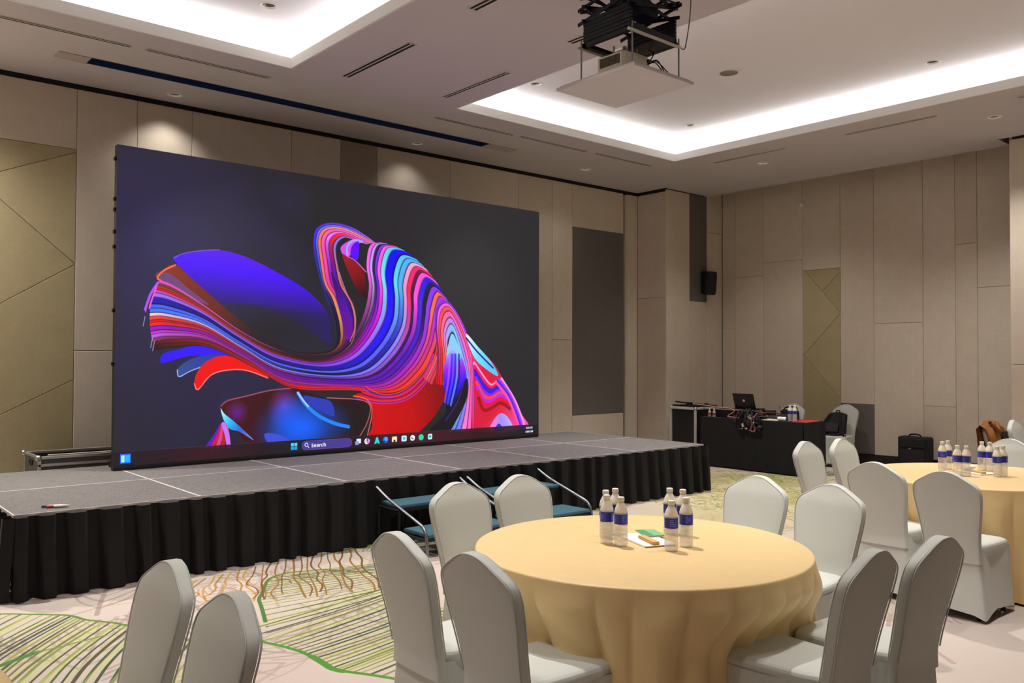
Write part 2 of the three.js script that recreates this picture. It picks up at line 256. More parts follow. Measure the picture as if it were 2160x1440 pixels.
{
  const w = struct('wall_right');
  obj('backing', span(RIGHT, RIGHT + 0.2, 0, 5.0, -9.18, FRONT), groove, w);
  const P = { axis: 'right', at: RIGHT };
  const two = (a, b, y) => { wallPanel(w, rect(a, b, 0.16, y), beige(), P); wallPanel(w, rect(a, b, y, 4.85), beige(), P); };
  two(-9.14, -8.87, 2.17); two(-8.87, -8.30, 3.08); two(-8.30, -7.55, 3.30);
  wallPanel(w, rect(-7.55, -6.89, 3.105, 4.85), beige(), P);
  const c1 = [-7.491,3.077], c2 = [-6.887,2.377], c3 = [-7.531,1.710], c4 = [-6.894,0.996], c5a = [-6.884,3.047], c5b = [-7.197,2.753], c6a = [-6.895,0.844], c6b = [-7.207,0.499];
  const g = [];
  const [up, low] = cut(rect(-7.55, -6.89, 0.16, 3.105), c1, c2, 0.0035);
  g.push(...cut(up, c5b, c5a, 0.0035));
  const [b1, b2] = cut(low, c3, c2, 0.0035); g.push(b1);
  const [d1, d2] = cut(b2, c3, c4, 0.0035); g.push(d1);
  g.push(...cut(d2, c6b, c6a, 0.0035));
  g.filter((p) => p.length > 2).forEach((p, i) => wallPanel(w, p, wallGold[i % 3], P, 'olive gold wall panel facet'));
  wallPanel(w, rect(-6.89, -6.34, 0.16, 0.935), wallGrey, P, 'low dark grey wall panel'); wallPanel(w, rect(-6.89, -6.34, 0.935, 4.85), beige(), P);
  two(-6.34, -5.59, 2.19); two(-5.59, -5.13, 0.95); two(-5.13, -4.83, 3.30); two(-4.83, -4.12, 2.66);
  const pier = new THREE.Group(); pier.name = 'pier'; w.add(pier);
  obj('backing', span(12.09, RIGHT, 0, 5.0, -4.10, FRONT), groove, pier);
  const F = { axis: 'right', at: 12.09 };
  for (const [a, b] of [[-4.13, -3.0], [-3.0, -1.5], [-1.5, 0.2], [0.2, 2.0], [2.0, 3.5]]) { wallPanel(pier, rect(a, b, 0.16, 1.575), beige(), F); wallPanel(pier, rect(a, b, 1.575, 4.49), beige(), F); }
  const s = struct('baseboard_right');
  obj('board', [span(RIGHT - 0.045, RIGHT, 0, 0.155, -9.15, -4.12), span(12.045, 12.09, 0, 0.155, -4.13, FRONT)], std('dark wood skirting', '#20140f', 0.5), s);
  const s2 = struct('baseboard_back');
  obj('board', [span(LEFT, 11.3, 0, 0.135, BACK, BACK + 0.045), span(11.285, 12.87, 0, 0.135, -9.18, -9.135)], std('dark wood skirting b', '#20140f', 0.5), s2);
}
{
  const wl = struct('wall_left'); obj('plaster', span(LEFT - 0.2, LEFT, 0, 5.0, BACK, FRONT), wallBeige[0], wl);
  const wf = struct('wall_front'); obj('plaster', span(LEFT - 0.2, RIGHT + 0.2, 0, 5.0, FRONT, FRONT + 0.2), wallBeige[1], wf);
}

// ---------------------------------------------------------------- ceiling with two lit coves
const coffers = [[-0.15, 3.82, -7.83, -1.3], [5.89, 9.86, -7.83, -1.3]];
const soffitLamps = [[3.25, -9.48, 'wash'], [6.46, -9.48, 'dim'], [9.27, -9.07, 'dim'], [10.91, -3.89, 'wide'], [10.93, -7.05, 'wide'], [4.85, -1.9, 'on'], [10.9, -1.2, 'on'], [0.1, -9.3, 'left']];
const upperLamps = [[3.35, -7.33], [6.69, -7.36], [9.48, -7.26], [9.43, -3.98], [6.69, -3.98], [3.35, -3.98], [0.35, -7.33], [0.35, -3.98], [0.35, -1.9], [3.35, -1.9], [6.69, -1.9], [9.43, -1.9]];
const LR = 0.062;
{
  const c = struct('ceiling');
  const plan = new THREE.Shape([[LEFT, BACK], [12.42, BACK], [12.42, -4.27], [12.03, -4.27], [12.03, FRONT], [LEFT, FRONT]].map(([x, z]) => new THREE.Vector2(x, -z)));
  const holeRect = (x0, x1, z0, z1) => { const p = new THREE.Path(); p.moveTo(x0, -z0); p.lineTo(x0, -z1); p.lineTo(x1, -z1); p.lineTo(x1, -z0); p.closePath(); return p; };
  for (const [x0, x1, z0, z1] of coffers) plan.holes.push(holeRect(x0, x1, z0, z1));
  plan.holes.push(holeRect(2.235, 7.2, -9.03, -8.835));
  const circle = (x, z, r) => { const p = new THREE.Path(); p.absarc(x, -z, r, 0, Math.PI * 2, true); return p; };
  for (const [x, z] of soffitLamps) plan.holes.push(circle(x, z, LR));
  const soffit = new THREE.ExtrudeGeometry(plan, { depth: 0.085, bevelEnabled: false, curveSegments: 10 }).rotateX(-Math.PI / 2).translate(0, CEIL, 0);
  obj('soffit', metreUV(soffit), ceilingPaint, c);
  const B = 0.2;
  coffers.forEach(([x0, x1, z0, z1]) => {
    const lip = 0.02;                                               // lighter painted lip round each opening
    obj('cove_lip', [span(x0 - lip, x0 + 0.002, CEIL - 0.003, CEIL + 0.1, z0 - lip, z1 + lip), span(x1 - 0.002, x1 + lip, CEIL - 0.003, CEIL + 0.1, z0 - lip, z1 + lip), span(x0, x1, CEIL - 0.003, CEIL + 0.1, z0 - lip, z0 + 0.002), span(x0, x1, CEIL - 0.003, CEIL + 0.1, z1 - 0.002, z1 + lip)], fasciaPaint, c);
    const X0 = x0 - B, X1 = x1 + B, Z0 = z0 - B, Z1 = z1 + B;
    obj('cove_wall', [span(X0 - 0.03, X0, CEIL + 0.085, 5.0, Z0, Z1), span(X1, X1 + 0.03, CEIL + 0.085, 5.0, Z0, Z1), span(X0, X1, CEIL + 0.085, 5.0, Z0 - 0.03, Z0), span(X0, X1, CEIL + 0.085, 5.0, Z1, Z1 + 0.03)], covePaint, c);
    const s = new THREE.Shape([[X0, Z0], [X1, Z0], [X1, Z1], [X0, Z1]].map(([x, z]) => new THREE.Vector2(x, -z)));
    for (const [x, z] of upperLamps) if (x > X0 && x < X1) s.holes.push(circle(x, z, LR));
    obj('raised_panel', metreUV(new THREE.ExtrudeGeometry(s, { depth: 0.06, bevelEnabled: false, curveSegments: 10 }).rotateX(-Math.PI / 2).translate(0, UPPER, 0)), covePaint, c);
    const d = B * 0.62;                                             // glowing strips on the lip, close to the cove walls
    const glow = emit('cove light strip', COVE_COLOR, 2.2, '#ffffff');
    for (const [cx, cz, len, alongX] of [[(x0 + x1) / 2, z0 - d, x1 - x0 + 2 * d, 1], [(x0 + x1) / 2, z1 + d, x1 - x0 + 2 * d, 1], [x0 - d, (z0 + z1) / 2, z1 - z0, 0], [x1 + d, (z0 + z1) / 2, z1 - z0, 0]]) {
      obj('light_strip', alongX ? bx(len, 0.02, 0.05, cx, CEIL + 0.096, cz) : bx(0.05, 0.02, len, cx, CEIL + 0.096, cz), glow, c);
      const L = new THREE.RectAreaLight(COVE_COLOR, COVE, len, 0.05);
      L.position.set(cx, CEIL + 0.112, cz); { const dx = alongX ? 0 : cx < (x0 + x1) / 2 ? 1 : -1, dz = alongX ? (cz < (z0 + z1) / 2 ? 1 : -1) : 0; L.lookAt(cx + dx * 0.35, CEIL + 1.112, cz + dz * 0.35); } L.name = 'cove_light'; scene.add(L);
    }
  });
  obj('slot_roof', [span(11.9, 13.1, 4.9, 5.0, -9.3, -3.9)], std('slot roof paint', '#6d645c', 0.9), c);
  obj('slot_edge', [span(12.40, 12.425, CEIL - 0.012, 4.9, -9.18, -4.27), span(12.03, 12.425, CEIL - 0.004, 4.9, -4.275, -4.25), span(12.02, 12.035, CEIL - 0.004, 4.9, -4.25, FRONT)], ceilingPaint, c);
  obj('deck', span(LEFT - 0.2, 13.1, 5.0, 5.1, BACK - 0.17, FRONT + 0.2), groove, c);
}

// ---------------------------------------------------------------- downlights
function downlight(x, y, z, label, power, half, pen) {
  const t = thing('downlight', label, 'ceiling light', [x, y, z]);
  obj('trim_ring', lathe([[LR - 0.004, 0.012], [LR - 0.002, -0.001], [LR + 0.004, -0.006], [LR + 0.02, -0.004], [LR + 0.023, 0]], 28), white, t);
  obj('reflector', lathe([[LR - 0.004, 0.01], [LR - 0.012, 0.03], [0.035, 0.055], [0.0, 0.056]], 24), std('downlight reflector', power > 0 ? '#77736c' : '#3b3835', 0.35, 0.6, { side: THREE.DoubleSide }), t);
  obj('lamp_lens', cyl(0.026, 0.026, 0.006, 0.012, 0.045, 0.0), power > 0 ? emit('lamp glow', SPOT_COLOR, 3, '#cccccc') : std('unlit lamp lens', '#57534e', 0.3), t);
  if (power > 0) {
    const s = new THREE.SpotLight(SPOT_COLOR, power, 0, half, pen, 2); s.position.set(x, y - 0.012, z); s.target.position.set(x, y - 3, z); s.castShadow = true; s.shadow.radius = 2.2; s.name = 'downlight_beam'; scene.add(s, s.target);
  }
}
{
  const L = {
    '3.25,-9.48': 'lit downlight close to the back wall, above the left part of the video wall', '6.46,-9.48': 'downlight near the back wall, above the middle of the video wall',
    '9.27,-9.07': 'small downlight near the back wall, beyond the end of the dark slot', '10.93,-7.05': 'downlight in the lower ceiling near the far right corner', '0.1,-9.3': 'downlight close to the back wall above the olive panel', '10.91,-3.89': 'downlight in the lower ceiling by the right wall near the corner pier',
    '4.85,-1.9': 'downlight in the bulkhead between the two lit coves', '10.9,-1.2': 'downlight in the lower ceiling by the right wall, nearest the camera',
    '3.35,-7.33': 'downlight in the glowing left cove near its far right corner', '6.69,-7.36': 'downlight in the right cove near its far left corner', '9.48,-7.26': 'downlight in the right cove by its brightest far corner',
    '9.43,-3.98': 'downlight in the right cove along its right lit edge', '6.69,-3.98': 'downlight in the right cove behind the projector lift', '3.35,-3.98': 'downlight in the left cove halfway along its right edge',
  };
  for (const [x, z, k] of soffitLamps) downlight(x, CEIL, z, L[x + ',' + z] ?? 'recessed downlight in the lower ceiling', k === 'wash' ? 2.4 : k === 'dim' ? 0.8 : k === 'wide' ? (z < -6 ? 7.5 : 13) : k === 'left' ? 48 : SPOT * 0.6, k === 'wash' ? 0.95 : k === 'dim' ? 1.0 : k === 'left' ? 1.25 : k === 'wide' ? 1.1 : 0.6, k === 'on' ? 0.8 : 0.6);
  const extra = ['far left corner', 'left edge', 'near left corner', 'near right corner', 'near left corner', 'near right corner'];
  upperLamps.forEach(([x, z], i) => downlight(x, UPPER, z, L[x + ',' + z] ?? `recessed downlight in the ${x < 5 ? 'left' : 'right'} lit cove at its ${extra[i - 6]}`, (x < 1 && z > -5 ? 0.3 : z > -3 ? 0.3 : z > -5 && x < 8 ? 1.3 : 1) * SPOT, 0.68, 0.65));
}

// ---------------------------------------------------------------- slot diffusers, ceiling speaker, screen slot
function diffuser(x0, x1, z0, z1, label) {
  const ax = x1 - x0 > z1 - z0, w = x1 - x0, d = z1 - z0, t = thing('slot_diffuser', label, 'air vent', [(x0 + x1) / 2, CEIL, (z0 + z1) / 2], 0, 'linear slot diffusers in the lower ceiling');
  const W = ax ? w : d, D = ax ? d : w, turn = (g) => ax ? g : g.rotateY(Math.PI / 2);
  obj('frame', [bx(W, 0.005, 0.01, 0, -0.0025, D / 2 - 0.006), bx(W, 0.005, 0.01, 0, -0.0025, -D / 2 + 0.006), bx(W, 0.005, 0.012, 0, -0.0025, 0), bx(0.01, 0.005, D, W / 2 - 0.005, -0.0025, 0), bx(0.01, 0.005, D, -W / 2 + 0.005, -0.0025, 0)].map(turn), offWhite, t);
  for (const s of [-1, 1]) obj('slot', turn(bx(W - 0.024, 0.003, D / 2 - 0.019, 0, -0.0016, s * D / 4 + s * -0.0005)), ventDark, t);
}
diffuser(1.2, 2.44, -8.305, -8.225, 'slot diffuser beside the left cove, at the left border');
diffuser(2.56, 3.79, -8.29, -8.21, 'slot diffuser between the left cove and the dark screen slot');
diffuser(5.91, 7.16, -8.33, -8.25, 'slot diffuser along the far edge of the right cove, first of three');
diffuser(7.26, 8.49, -8.315, -8.235, 'middle slot diffuser of three along the far edge of the right cove');
diffuser(8.64, 9.87, -8.3, -8.22, 'slot diffuser at the far right end of the cove’s back edge');
diffuser(4.31, 4.41, -7.71, -6.48, 'double slot diffuser on the bulkhead beside the left cove’s corner');
diffuser(4.25, 4.35, -5.52, -4.6, 'double slot diffuser on the bulkhead, cut by the top border');
diffuser(5.49, 5.57, -7.59, -6.5, 'slot diffuser on the bulkhead along the left edge of the right cove');
diffuser(5.38, 5.48, -5.52, -4.5, 'slot diffuser partly hidden behind the projector lift');
diffuser(10.34, 10.42, -7.53, -6.35, 'slot diffuser by the right wall, farthest along the right cove');
diffuser(10.29, 10.37, -5.47, -4.31, 'slot diffuser by the right wall beside the middle of the right cove');
diffuser(10.24, 10.32, -3.44, -2.3, 'slot diffuser at the right border beside the right cove');
{
  const t = thing('ceiling_speaker', 'round ceiling speaker grille in the middle of the right cove', 'speaker', [8.04, UPPER, -5.62]);
  obj('ring', lathe([[0.1, -0.012], [0.105, -0.016], [0.13, -0.012], [0.135, 0]], 36), offWhite, t);
  obj('grille', cyl(0.105, 0.105, 0.008, 0, -0.005, 0, 36), std('grille grey', '#8a827c', 0.7), t);
  const s = thing('sprinkler_head', 'small round sprinkler head in the right cove beside the projector panel', 'sprinkler', [7.78, UPPER, -6.09]);
  obj('rosette', lathe([[0, -0.012], [0.03, -0.01], [0.045, 0]], 24), white, s); obj('deflector', [cyl(0.012, 0.012, 0.03, 0, -0.02, 0), cyl(0.022, 0.022, 0.004, 0, -0.036, 0)], chrome, s);
  const n = new THREE.Group(); n.name = 'screen_slot'; n.position.y = CEIL; n.userData.label = 'long dark navy slot for a roll-down screen'; scene.children.find((o) => o.name === 'ceiling').add(n);
  obj('housing', [span(2.235, 7.2, 0.14, 0.16, -9.03, -8.835), span(2.235, 7.2, -0.002, 0.16, -9.035, -9.02), span(2.235, 7.2, -0.002, 0.16, -8.845, -8.83), span(2.23, 2.245, -0.002, 0.16, -9.03, -8.835), span(7.19, 7.205, -0.002, 0.16, -9.03, -8.835)], navy, n);
  obj('roller', [cyl(0.045, 0.045, 4.9, 0, 0, 0, 24).rotateZ(Math.PI / 2).translate(4.72, 0.085, -8.93)], std('navy screen cloth', '#1d3c7a', 0.5), n);
  for (const [a, b] of [[1.95, 2.235], [7.2, 7.69]]) obj('end_cover', rbx(b - a, 0.008, 0.205, 0.003, (a + b) / 2, -0.004, -8.932), std('end cover grey ' + a, '#b4aca6', 0.6), n);
  const sn = thing('wall_sensor', 'tiny pale sensor high on the right wall above the olive panel', 'sensor', [RIGHT - 0.03, 4.2, -7.556]);
  obj('body', rbx(0.03, 0.07, 0.07, 0.01, -0.012, 0, 0), white, sn);
}
// ---------------------------------------------------------------- stage with deck panels
const SX0 = 1.2, SX1 = 8.76, SZ0 = -8.92, SZ1 = -6.505, SH = 0.57;
{
  const t = thing('stage', 'low modular stage with grey carpet top and silver seams before the back wall', 'stage', [0, 0, 0]);
  const big = smoothNoise(256, 20);
  const deckTex = ['#6d6966', '#716c69', '#696461'].map((h) => { const [r, g, b] = hexRGB(h); return noiseTexture(256, (x, y) => { const k = 0.7 + 0.6 * rnd() + 0.08 * (big(x, y) - 0.5); return [r * k, g * k, b * k].map((v) => clamp(v, 0, 255)); }, true, 1.2); });
  const deckMat = deckTex.map((m, i) => std('grey deck carpet ' + i, 0xffffff, 0.95, 0, { map: m, bumpMap: m, bumpScale: 0.002 }));
  const stripMetal = std('pale deck edging', '#cbc8c4', 0.5, 0.15), w = (SX1 - SX0) / 6, d = (SZ1 - SZ0) / 2, E = 0.010;
  for (let i = 0; i < 6; i++) for (let j = 0; j < 2; j++) {
    const cx = SX0 + (i + 0.5) * w, cz = SZ0 + (j + 0.5) * d, p = obj('deck_panel', rbx(w - 2 * E, 0.06, d - 2 * E, 0.003, cx, SH - 0.032, cz), deckMat[(i + 2 * j) % 3], t);
    const bars = [bx(w, 0.03, E, cx, SH - 0.0145, cz + d / 2 - E / 2), bx(w, 0.03, E, cx, SH - 0.0145, cz - d / 2 + E / 2), bx(E, 0.03, d - 2 * E, cx - w / 2 + E / 2, SH - 0.0145, cz), bx(E, 0.03, d - 2 * E, cx + w / 2 - E / 2, SH - 0.0145, cz)];
    obj('edge_strip', bars, stripMetal, p);
  }
  for (const x of [SX0 + 0.1, 2.46, 3.72, 4.98, 6.24, 7.5, SX1 - 0.1]) for (const z of [SZ0 + 0.1, -7.71, SZ1 - 0.12]) obj('leg', cyl(0.024, 0.024, SH - 0.06, x, (SH - 0.06) / 2, z, 12), alu, t);
  // pleated skirt, hung just under the deck edge
  const k = thing('stage_skirt', 'black pleated skirt hanging round the stage front and ends', 'stage skirt', [0, 0, 0]);
  const phases = Array.from({ length: 200 }, () => rr(0.7, 1.35));
  const pleats = (L, pitch) => { const c = [0]; let i = 0; while (c[c.length - 1] < L) c.push(c[c.length - 1] + pitch * phases[i++ % 200]); return c; };
  function pleated(L, place) {
    const c = pleats(L, 0.195), n = Math.ceil(L / 0.0125);
    const wave = (s) => { let i = 0; while (c[i + 1] < s) i++; const f = (s - c[i]) / (c[i + 1] - c[i]); return smooth(0.02, 0.16, f) * (1 - smooth(0.56, 0.72, f)); };
    return sheet(n, 10, (u, v) => { const s = u * L, drop = v * (SH - 0.022), amp = 0.065 + 0.01 * v, flare = 0.004 + 0.03 * v, sway = 0.02 * v * Math.sin(s * 2.1); return place(s + sway, SH - 0.014 - drop, wave(s) * amp + flare, u * L, v); });
  }
  obj('front_skirt', pleated(SX1 - SX0 + 0.03, (s, y, o, a, b) => [SX0 - 0.015 + s, y, SZ1 + o - 0.004, a, b]), skirtCloth, k);
  obj('end_skirt', pleated(SZ1 - SZ0 + 0.05, (s, y, o, a, b) => [SX1 + o - 0.004, y, SZ1 + 0.05 - s, a, b]), skirtCloth, k);
  obj('end_skirt', pleated(SZ1 - SZ0 + 0.06, (s, y, o, a, b) => [SX0 - o + 0.004, y, SZ1 + 0.06 - s, a, b]), skirtCloth, k);
}
// ---------------------------------------------------------------- video wall
{
  const ang = Math.atan2(0.09, 5.45), W = 5.451, H = 3.06;
  const t = thing('led_display', 'huge LED video wall on the stage showing colourful ribbons and a taskbar', 'screen', [2.37, SH, -8.44], ang);
  const cv = document.createElement('canvas'); cv.width = 2048; cv.height = 1150; const c = cv.getContext('2d');
  drawDesktop(c);
  const map = new THREE.CanvasTexture(cv); map.colorSpace = THREE.SRGBColorSpace; map.anisotropy = 8;
  const face = new THREE.PlaneGeometry(W, H - 0.02).translate(W / 2, H / 2 + 0.01, 0.0015);
  obj('led_screen', face, std('lit led screen', '#08080a', 0.6, 0, { emissive: new THREE.Color(1, 1, 1), emissiveMap: map, emissiveIntensity: 0.92 }), t);
  const cells = [];
  for (let i = 0; i < 11; i++) for (let j = 0; j < 6; j++) { const w = W / 11, h = H / 6; obj('cabinet', rbx(w - 0.002, h - 0.002, 0.075, 0.003, (i + 0.5) * w, (j + 0.5) * h, -0.039, 1), black, t); }
  obj('foot_rail', [bx(W - 0.1, 0.05, 0.3, W / 2 + 0.02, 0.026, -0.24)], darkSteel, t);
  for (let i = 0; i < 6; i++) { obj('brace', [bar([0.45 + i * 0.9, 0.04, -0.36], [0.45 + i * 0.9, 1.7, -0.09], 0.04, 0.04), bx(0.04, 3.0, 0.04, 0.45 + i * 0.9, 1.5, -0.098)], alu, t); }
  for (const y of [2.93, 2.55, 2.45, 2.24, 2.1, 1.5, 1.0]) obj('edge_latch', rbx(0.016, 0.035, 0.04, 0.004, -0.008, y, -0.04, 1), darkSteel, t);
  const L = new THREE.RectAreaLight(new THREE.Color(0.6, 0.42, 1), SCREEN_LIGHT, 4.4, 1.8); L.position.set(5.1, 1.75, -8.44); L.rotation.y = ang + Math.PI; L.name = 'screen_glow'; scene.add(L);
}
function drawDesktop(c) {
  const W = 2048, H = 1150;
  c.fillStyle = '#232228'; c.fillRect(0, 0, W, H);
  const blob = (x, y, r, col, a, sx = 1, sy = 1) => { c.save(); c.translate(x, y); c.scale(sx, sy); const g = c.createRadialGradient(0, 0, 0, 0, 0, r); g.addColorStop(0, col); g.addColorStop(1, col.slice(0, 7) + '00'); c.globalAlpha = a; c.fillStyle = g; c.fillRect(-r, -r, 2 * r, 2 * r); c.restore(); c.globalAlpha = 1; };
  blob(180, 500, 700, '#2a2452', 0.75); blob(420, 900, 520, '#252048', 0.7); blob(120, 250, 420, '#2c2656', 0.55); blob(1750, 300, 600, '#2b2b2c', 0.8);
  const keep = seedState; seedState = 99; for (let i = 0; i < 40; i++) blob(rr(0, 700), rr(80, 1100), rr(40, 110), '#32286a', rr(0.05, 0.2), rr(0.7, 1.5)); seedState = keep;
  const poly = (pts, close = true) => { c.beginPath(); const n = pts.length; for (let i = 0; i < (close ? n : n - 1); i++) { const p0 = pts[(i - 1 + n) % n], p1 = pts[i], p2 = pts[(i + 1) % n], p3 = pts[(i + 2) % n], a = close || i > 0 ? p0 : p1, b = close || i < n - 2 ? p3 : p2; if (!i) c.moveTo(...p1); c.bezierCurveTo(p1[0] + (p2[0] - a[0]) / 6, p1[1] + (p2[1] - a[1]) / 6, p2[0] - (b[0] - p1[0]) / 6, p2[1] - (b[1] - p1[1]) / 6, ...p2); } if (close) c.closePath(); };
  const fill = (pts, f) => { poly(pts); c.fillStyle = f; c.fill(); };
  const stroke = (pts, col, w, a = 1) => { poly(pts, false); c.globalAlpha = a; c.strokeStyle = col; c.lineWidth = w; c.lineCap = 'round'; c.stroke(); c.globalAlpha = 1; };
  const lin = (x0, y0, x1, y1, ...stops) => { const g = c.createLinearGradient(x0, y0, x1, y1); stops.forEach((s, i) => g.addColorStop(i / (stops.length - 1), s)); return g; };
  const mix = (cols, t) => { const f = clamp(t, 0, 0.9999) * (cols.length - 1), i = Math.floor(f), a = hexRGB(cols[i]), b = hexRGB(cols[i + 1]), k = f - i; return `rgb(${a.map((v, n) => Math.round(lerp(v, b[n], k))).join(',')})`; };
  const dark = (cols, k) => cols.map((h) => '#' + hexRGB(h).map((v) => Math.round(v * k).toString(16).padStart(2, '0')).join(''));
  function ribbons(st, stripes, seg = 90) {                         // st: cross-sections of three points; stripes: [width, colours along the flow]
    const cr = (a, b, d, e, t) => 0.5 * (2 * b + (d - a) * t + (2 * a - 5 * b + 4 * d - e) * t * t + (3 * b - a - 3 * d + e) * t * t * t);
    const at = (f, t) => { const q = t * (st.length - 1), i = Math.min(st.length - 2, Math.floor(q)), k = q - i, s = [-1, 0, 1, 2].map((n) => st[clamp(i + n, 0, st.length - 1)]), sec = [0, 1, 2, 3, 4, 5].map((n) => cr(s[0][n], s[1][n], s[2][n], s[3][n], k)); const A = (1 - f) * (1 - 2 * f), B = 4 * f * (1 - f), C = f * (2 * f - 1); return [A * sec[0] + B * sec[2] + C * sec[4], A * sec[1] + B * sec[3] + C * sec[5]]; };
    const total = stripes.reduce((a, s) => a + s[0], 0); let f0 = 0;
    for (const [w, cols] of stripes) {
      const f1 = f0 + w / total, bands = [[f0, lerp(f0, f1, 0.74), cols], [lerp(f0, f1, 0.72), lerp(f0, f1, 0.9), dark(cols, 0.75)], [lerp(f0, f1, 0.88), f1, dark(cols, 0.34)]];
      for (const [a, b, cc] of bands) for (let i = 0; i < seg; i++) { const t0 = i / seg, t1 = (i + 1.15) / seg, P = [at(a, t0), at(b, t0), at(b, Math.min(1, t1)), at(a, Math.min(1, t1))]; c.beginPath(); c.moveTo(...P[0]); for (const p of P.slice(1)) c.lineTo(...p); c.closePath(); c.fillStyle = mix(cc, (t0 + t1) / 2); c.fill(); }
      f0 = f1;
    }
  }
  // blue petal
  fill([[200,393], [231,373], [294,355], [371,345], [442,352], [535,381], [641,427], [746,482], [834,564], [857,643], [853,702], [813,687], [748,639], [642,587], [521,550], [388,545], [325,516], [260,454]], lin(404,344, 388,563, '#5a10ee', '#4800fa', '#3a0cb8', '#241a5a'));
  stroke([[200,390], [231,371], [294,354], [371,343]], '#8a6cff', 4, 0.7);
  blob(562,650, 190, '#1d1b22', 0.9, 1.4, 0.6);
  // separate lower petals
  fill([[156,766], [168,742], [228,724], [298,709], [389,722], [446,747], [335,748], [254,753], [168,776]], '#3010f4');
  fill([[218,815], [228,788], [281,757], [353,744], [408,751], [317,784], [264,806], [229,829]], lin(229,815, 390,748, '#2f4f92', '#2a30a8')); stroke([[218,802], [225,827], [264,808], [308,791]], '#9fb4e8', 4);
  fill([[282,854], [290,815], [320,776], [371,751], [427,753], [504,780], [594,828], [564,831], [485,804], [409,802], [344,821], [296,874]], '#f0060a'); stroke([[282,854], [296,876], [344,823], [409,804], [485,806], [574,837]], '#ff7a6a', 5);
  // upper brown and mauve blades of the fan
  fill([[143,470], [164,434], [207,412], [260,454], [341,520], [445,601], [562,678], [643,714], [523,678], [407,617], [296,549]], lin(165,451, 562,678, '#8a3018', '#6a2418', '#1d1b20'));
  fill([[146,470], [183,445], [260,501], [333,556], [261,530]], '#6f4478'); stroke([[207,414], [165,438], [143,465], [157,476]], '#ff7048', 6);
  // main flow, crest on the right to the fan on the left
  const M = [[1090,247, 1324,334, 1530,591], [1039,267, 1243,319, 1468,518], [1023,352, 1203,411, 1441,572], [1036,444, 1208,508, 1419,630], [1017,547, 1194,614, 1388,722], [971,644, 1120,724, 1319,826], [894,718, 1007,806, 1186,908], [766,748, 841,825, 955,895], [603,717, 620,790, 686,881], [455,648, 461,707, 504,790], [314,557, 312,623, 334,717], [211,495, 178,589, 197,719], [153,473, 118,588, 136,732]];
  ribbons(M, [
    [1.0, ['#ff5ae0', '#ff66f0', '#5a2a60', '#2a1820', '#d848b0', '#e84cc0']], [0.7, ['#b090ff', '#c4b0f8', '#4a2a50', '#241820', '#7a2c20', '#8a3a1c']], [0.6, ['#3a0a5a', '#3c1470', '#8a10b0', '#3a1420', '#9a3a1c', '#a8441c']],
    [0.7, ['#a040f0', '#6a2ad8', '#a010c0', '#6a1a20', '#c01818', '#e00010']], [0.9, ['#ff5ad0', '#ff60e0', '#c000d8', '#7a30c0', '#c03878', '#d048c0']], [1.2, ['#50c0ff', '#74e6ff', '#9a6cff', '#7a40e8', '#8a60f0', '#9a74ff']],
    [1.9, ['#0800ff', '#1200ff', '#2410ff', '#1a1890', '#140c70', '#2010c8']], [1.1, ['#40b8ff', '#66dcff', '#5a60ff', '#5a60f8', '#4a60ff', '#3c66ff']], [1.1, ['#60b0ff', '#50b0ff', '#2a20c0', '#14123c', '#4a70ff', '#3c7aff']],
    [0.9, ['#ffb0d8', '#ff90c0', '#8a80ff', '#6a6cff', '#b0a0e8', '#ffc8c0']], [0.9, ['#ff2080', '#ff2060', '#9a5ae0', '#6a30a0', '#c03040', '#ff4020']], [0.5, ['#a01060', '#40083c', '#3a0860', '#3a0860', '#a01838', '#e81010']],
    [1.0, ['#ff50d0', '#ff50e8', '#6a10c0', '#5a10a0', '#a02050', '#ff2030']], [1.0, ['#1000ff', '#3a28e0', '#4a10c0', '#6a10b0', '#8a10a0', '#9a00d8']], [0.6, ['#30104a', '#140828', '#7a10c0', '#8a1090', '#a02090', '#d838f0']],
    [0.9, ['#9a20ff', '#8a38f0', '#b020c8', '#b02098', '#a03090', '#c860f0']], [0.7, ['#ff6040', '#ff7050', '#c830a0', '#c02060', '#701030', '#8a4060']], [0.8, ['#a020f0', '#b030f0', '#e03060', '#f02828', '#a02020', '#401018']], [0.9, ['#ff60d0', '#c050d0', '#ff4028', '#e81a1a', '#801818', '#281018']],
  ]);
  for (const [x, y] of [[103,592], [95,643], [122,720], [129,732]]) stroke([[x, y], [x + 6, y - 34]], '#c8c0e8', 3, 0.7);
  stroke([[146,482], [120,526], [101,584]], '#b050ff', 9); stroke([[140,498], [121,557], [116,578]], '#ff50d0', 6);
  // red body under the bend
  fill([[962,919], [1025,904], [1092,927], [1203,913], [1306,847], [1377,750], [1425,641], [1466,673], [1481,783], [1460,915], [1400,1012], [1321,1079], [1248,1113], [1034,1117], [1055,1059], [1052,979], [1016,937]], lin(1045,1007, 1468,915, '#d00408', '#c20006', '#7a0410'));
  for (let i = 0; i < 9; i++) stroke([[1025,880, ].map((v, k) => v + (k ? i * 7 : -i * 7)), [1107,915].map((v, k) => v + (k ? i * 5 : 0)), [1216,901].map((v, k) => v + (k ? i * 5 : i * 3)), [1319,826].map((v, k) => v + (k ? i * 4 : i * 4)), [1377,729].map((v, k) => v + i * 3)], ['#ff4430', '#7a10a0', '#c030c0', '#ff2a18', '#5a0a80', '#e01020'][i % 6], 5, 0.85);
  for (let i = 0; i < 8; i++) stroke([[1411,608].map((v, k) => v + (k ? i * 6 : i * 7)), [1393,739].map((v, k) => v + (k ? 0 : i * 7)), [1332,847].map((v, k) => v + (k ? i * 4 : i * 6))], ['#ff8a70', '#ff4040', '#ffa0b0', '#ff5040'][i % 4], 6, 0.55);
  stroke([[962,919], [1016,929], [1049,958], [1054,1008], [1031,1098]], '#e8705a', 4);
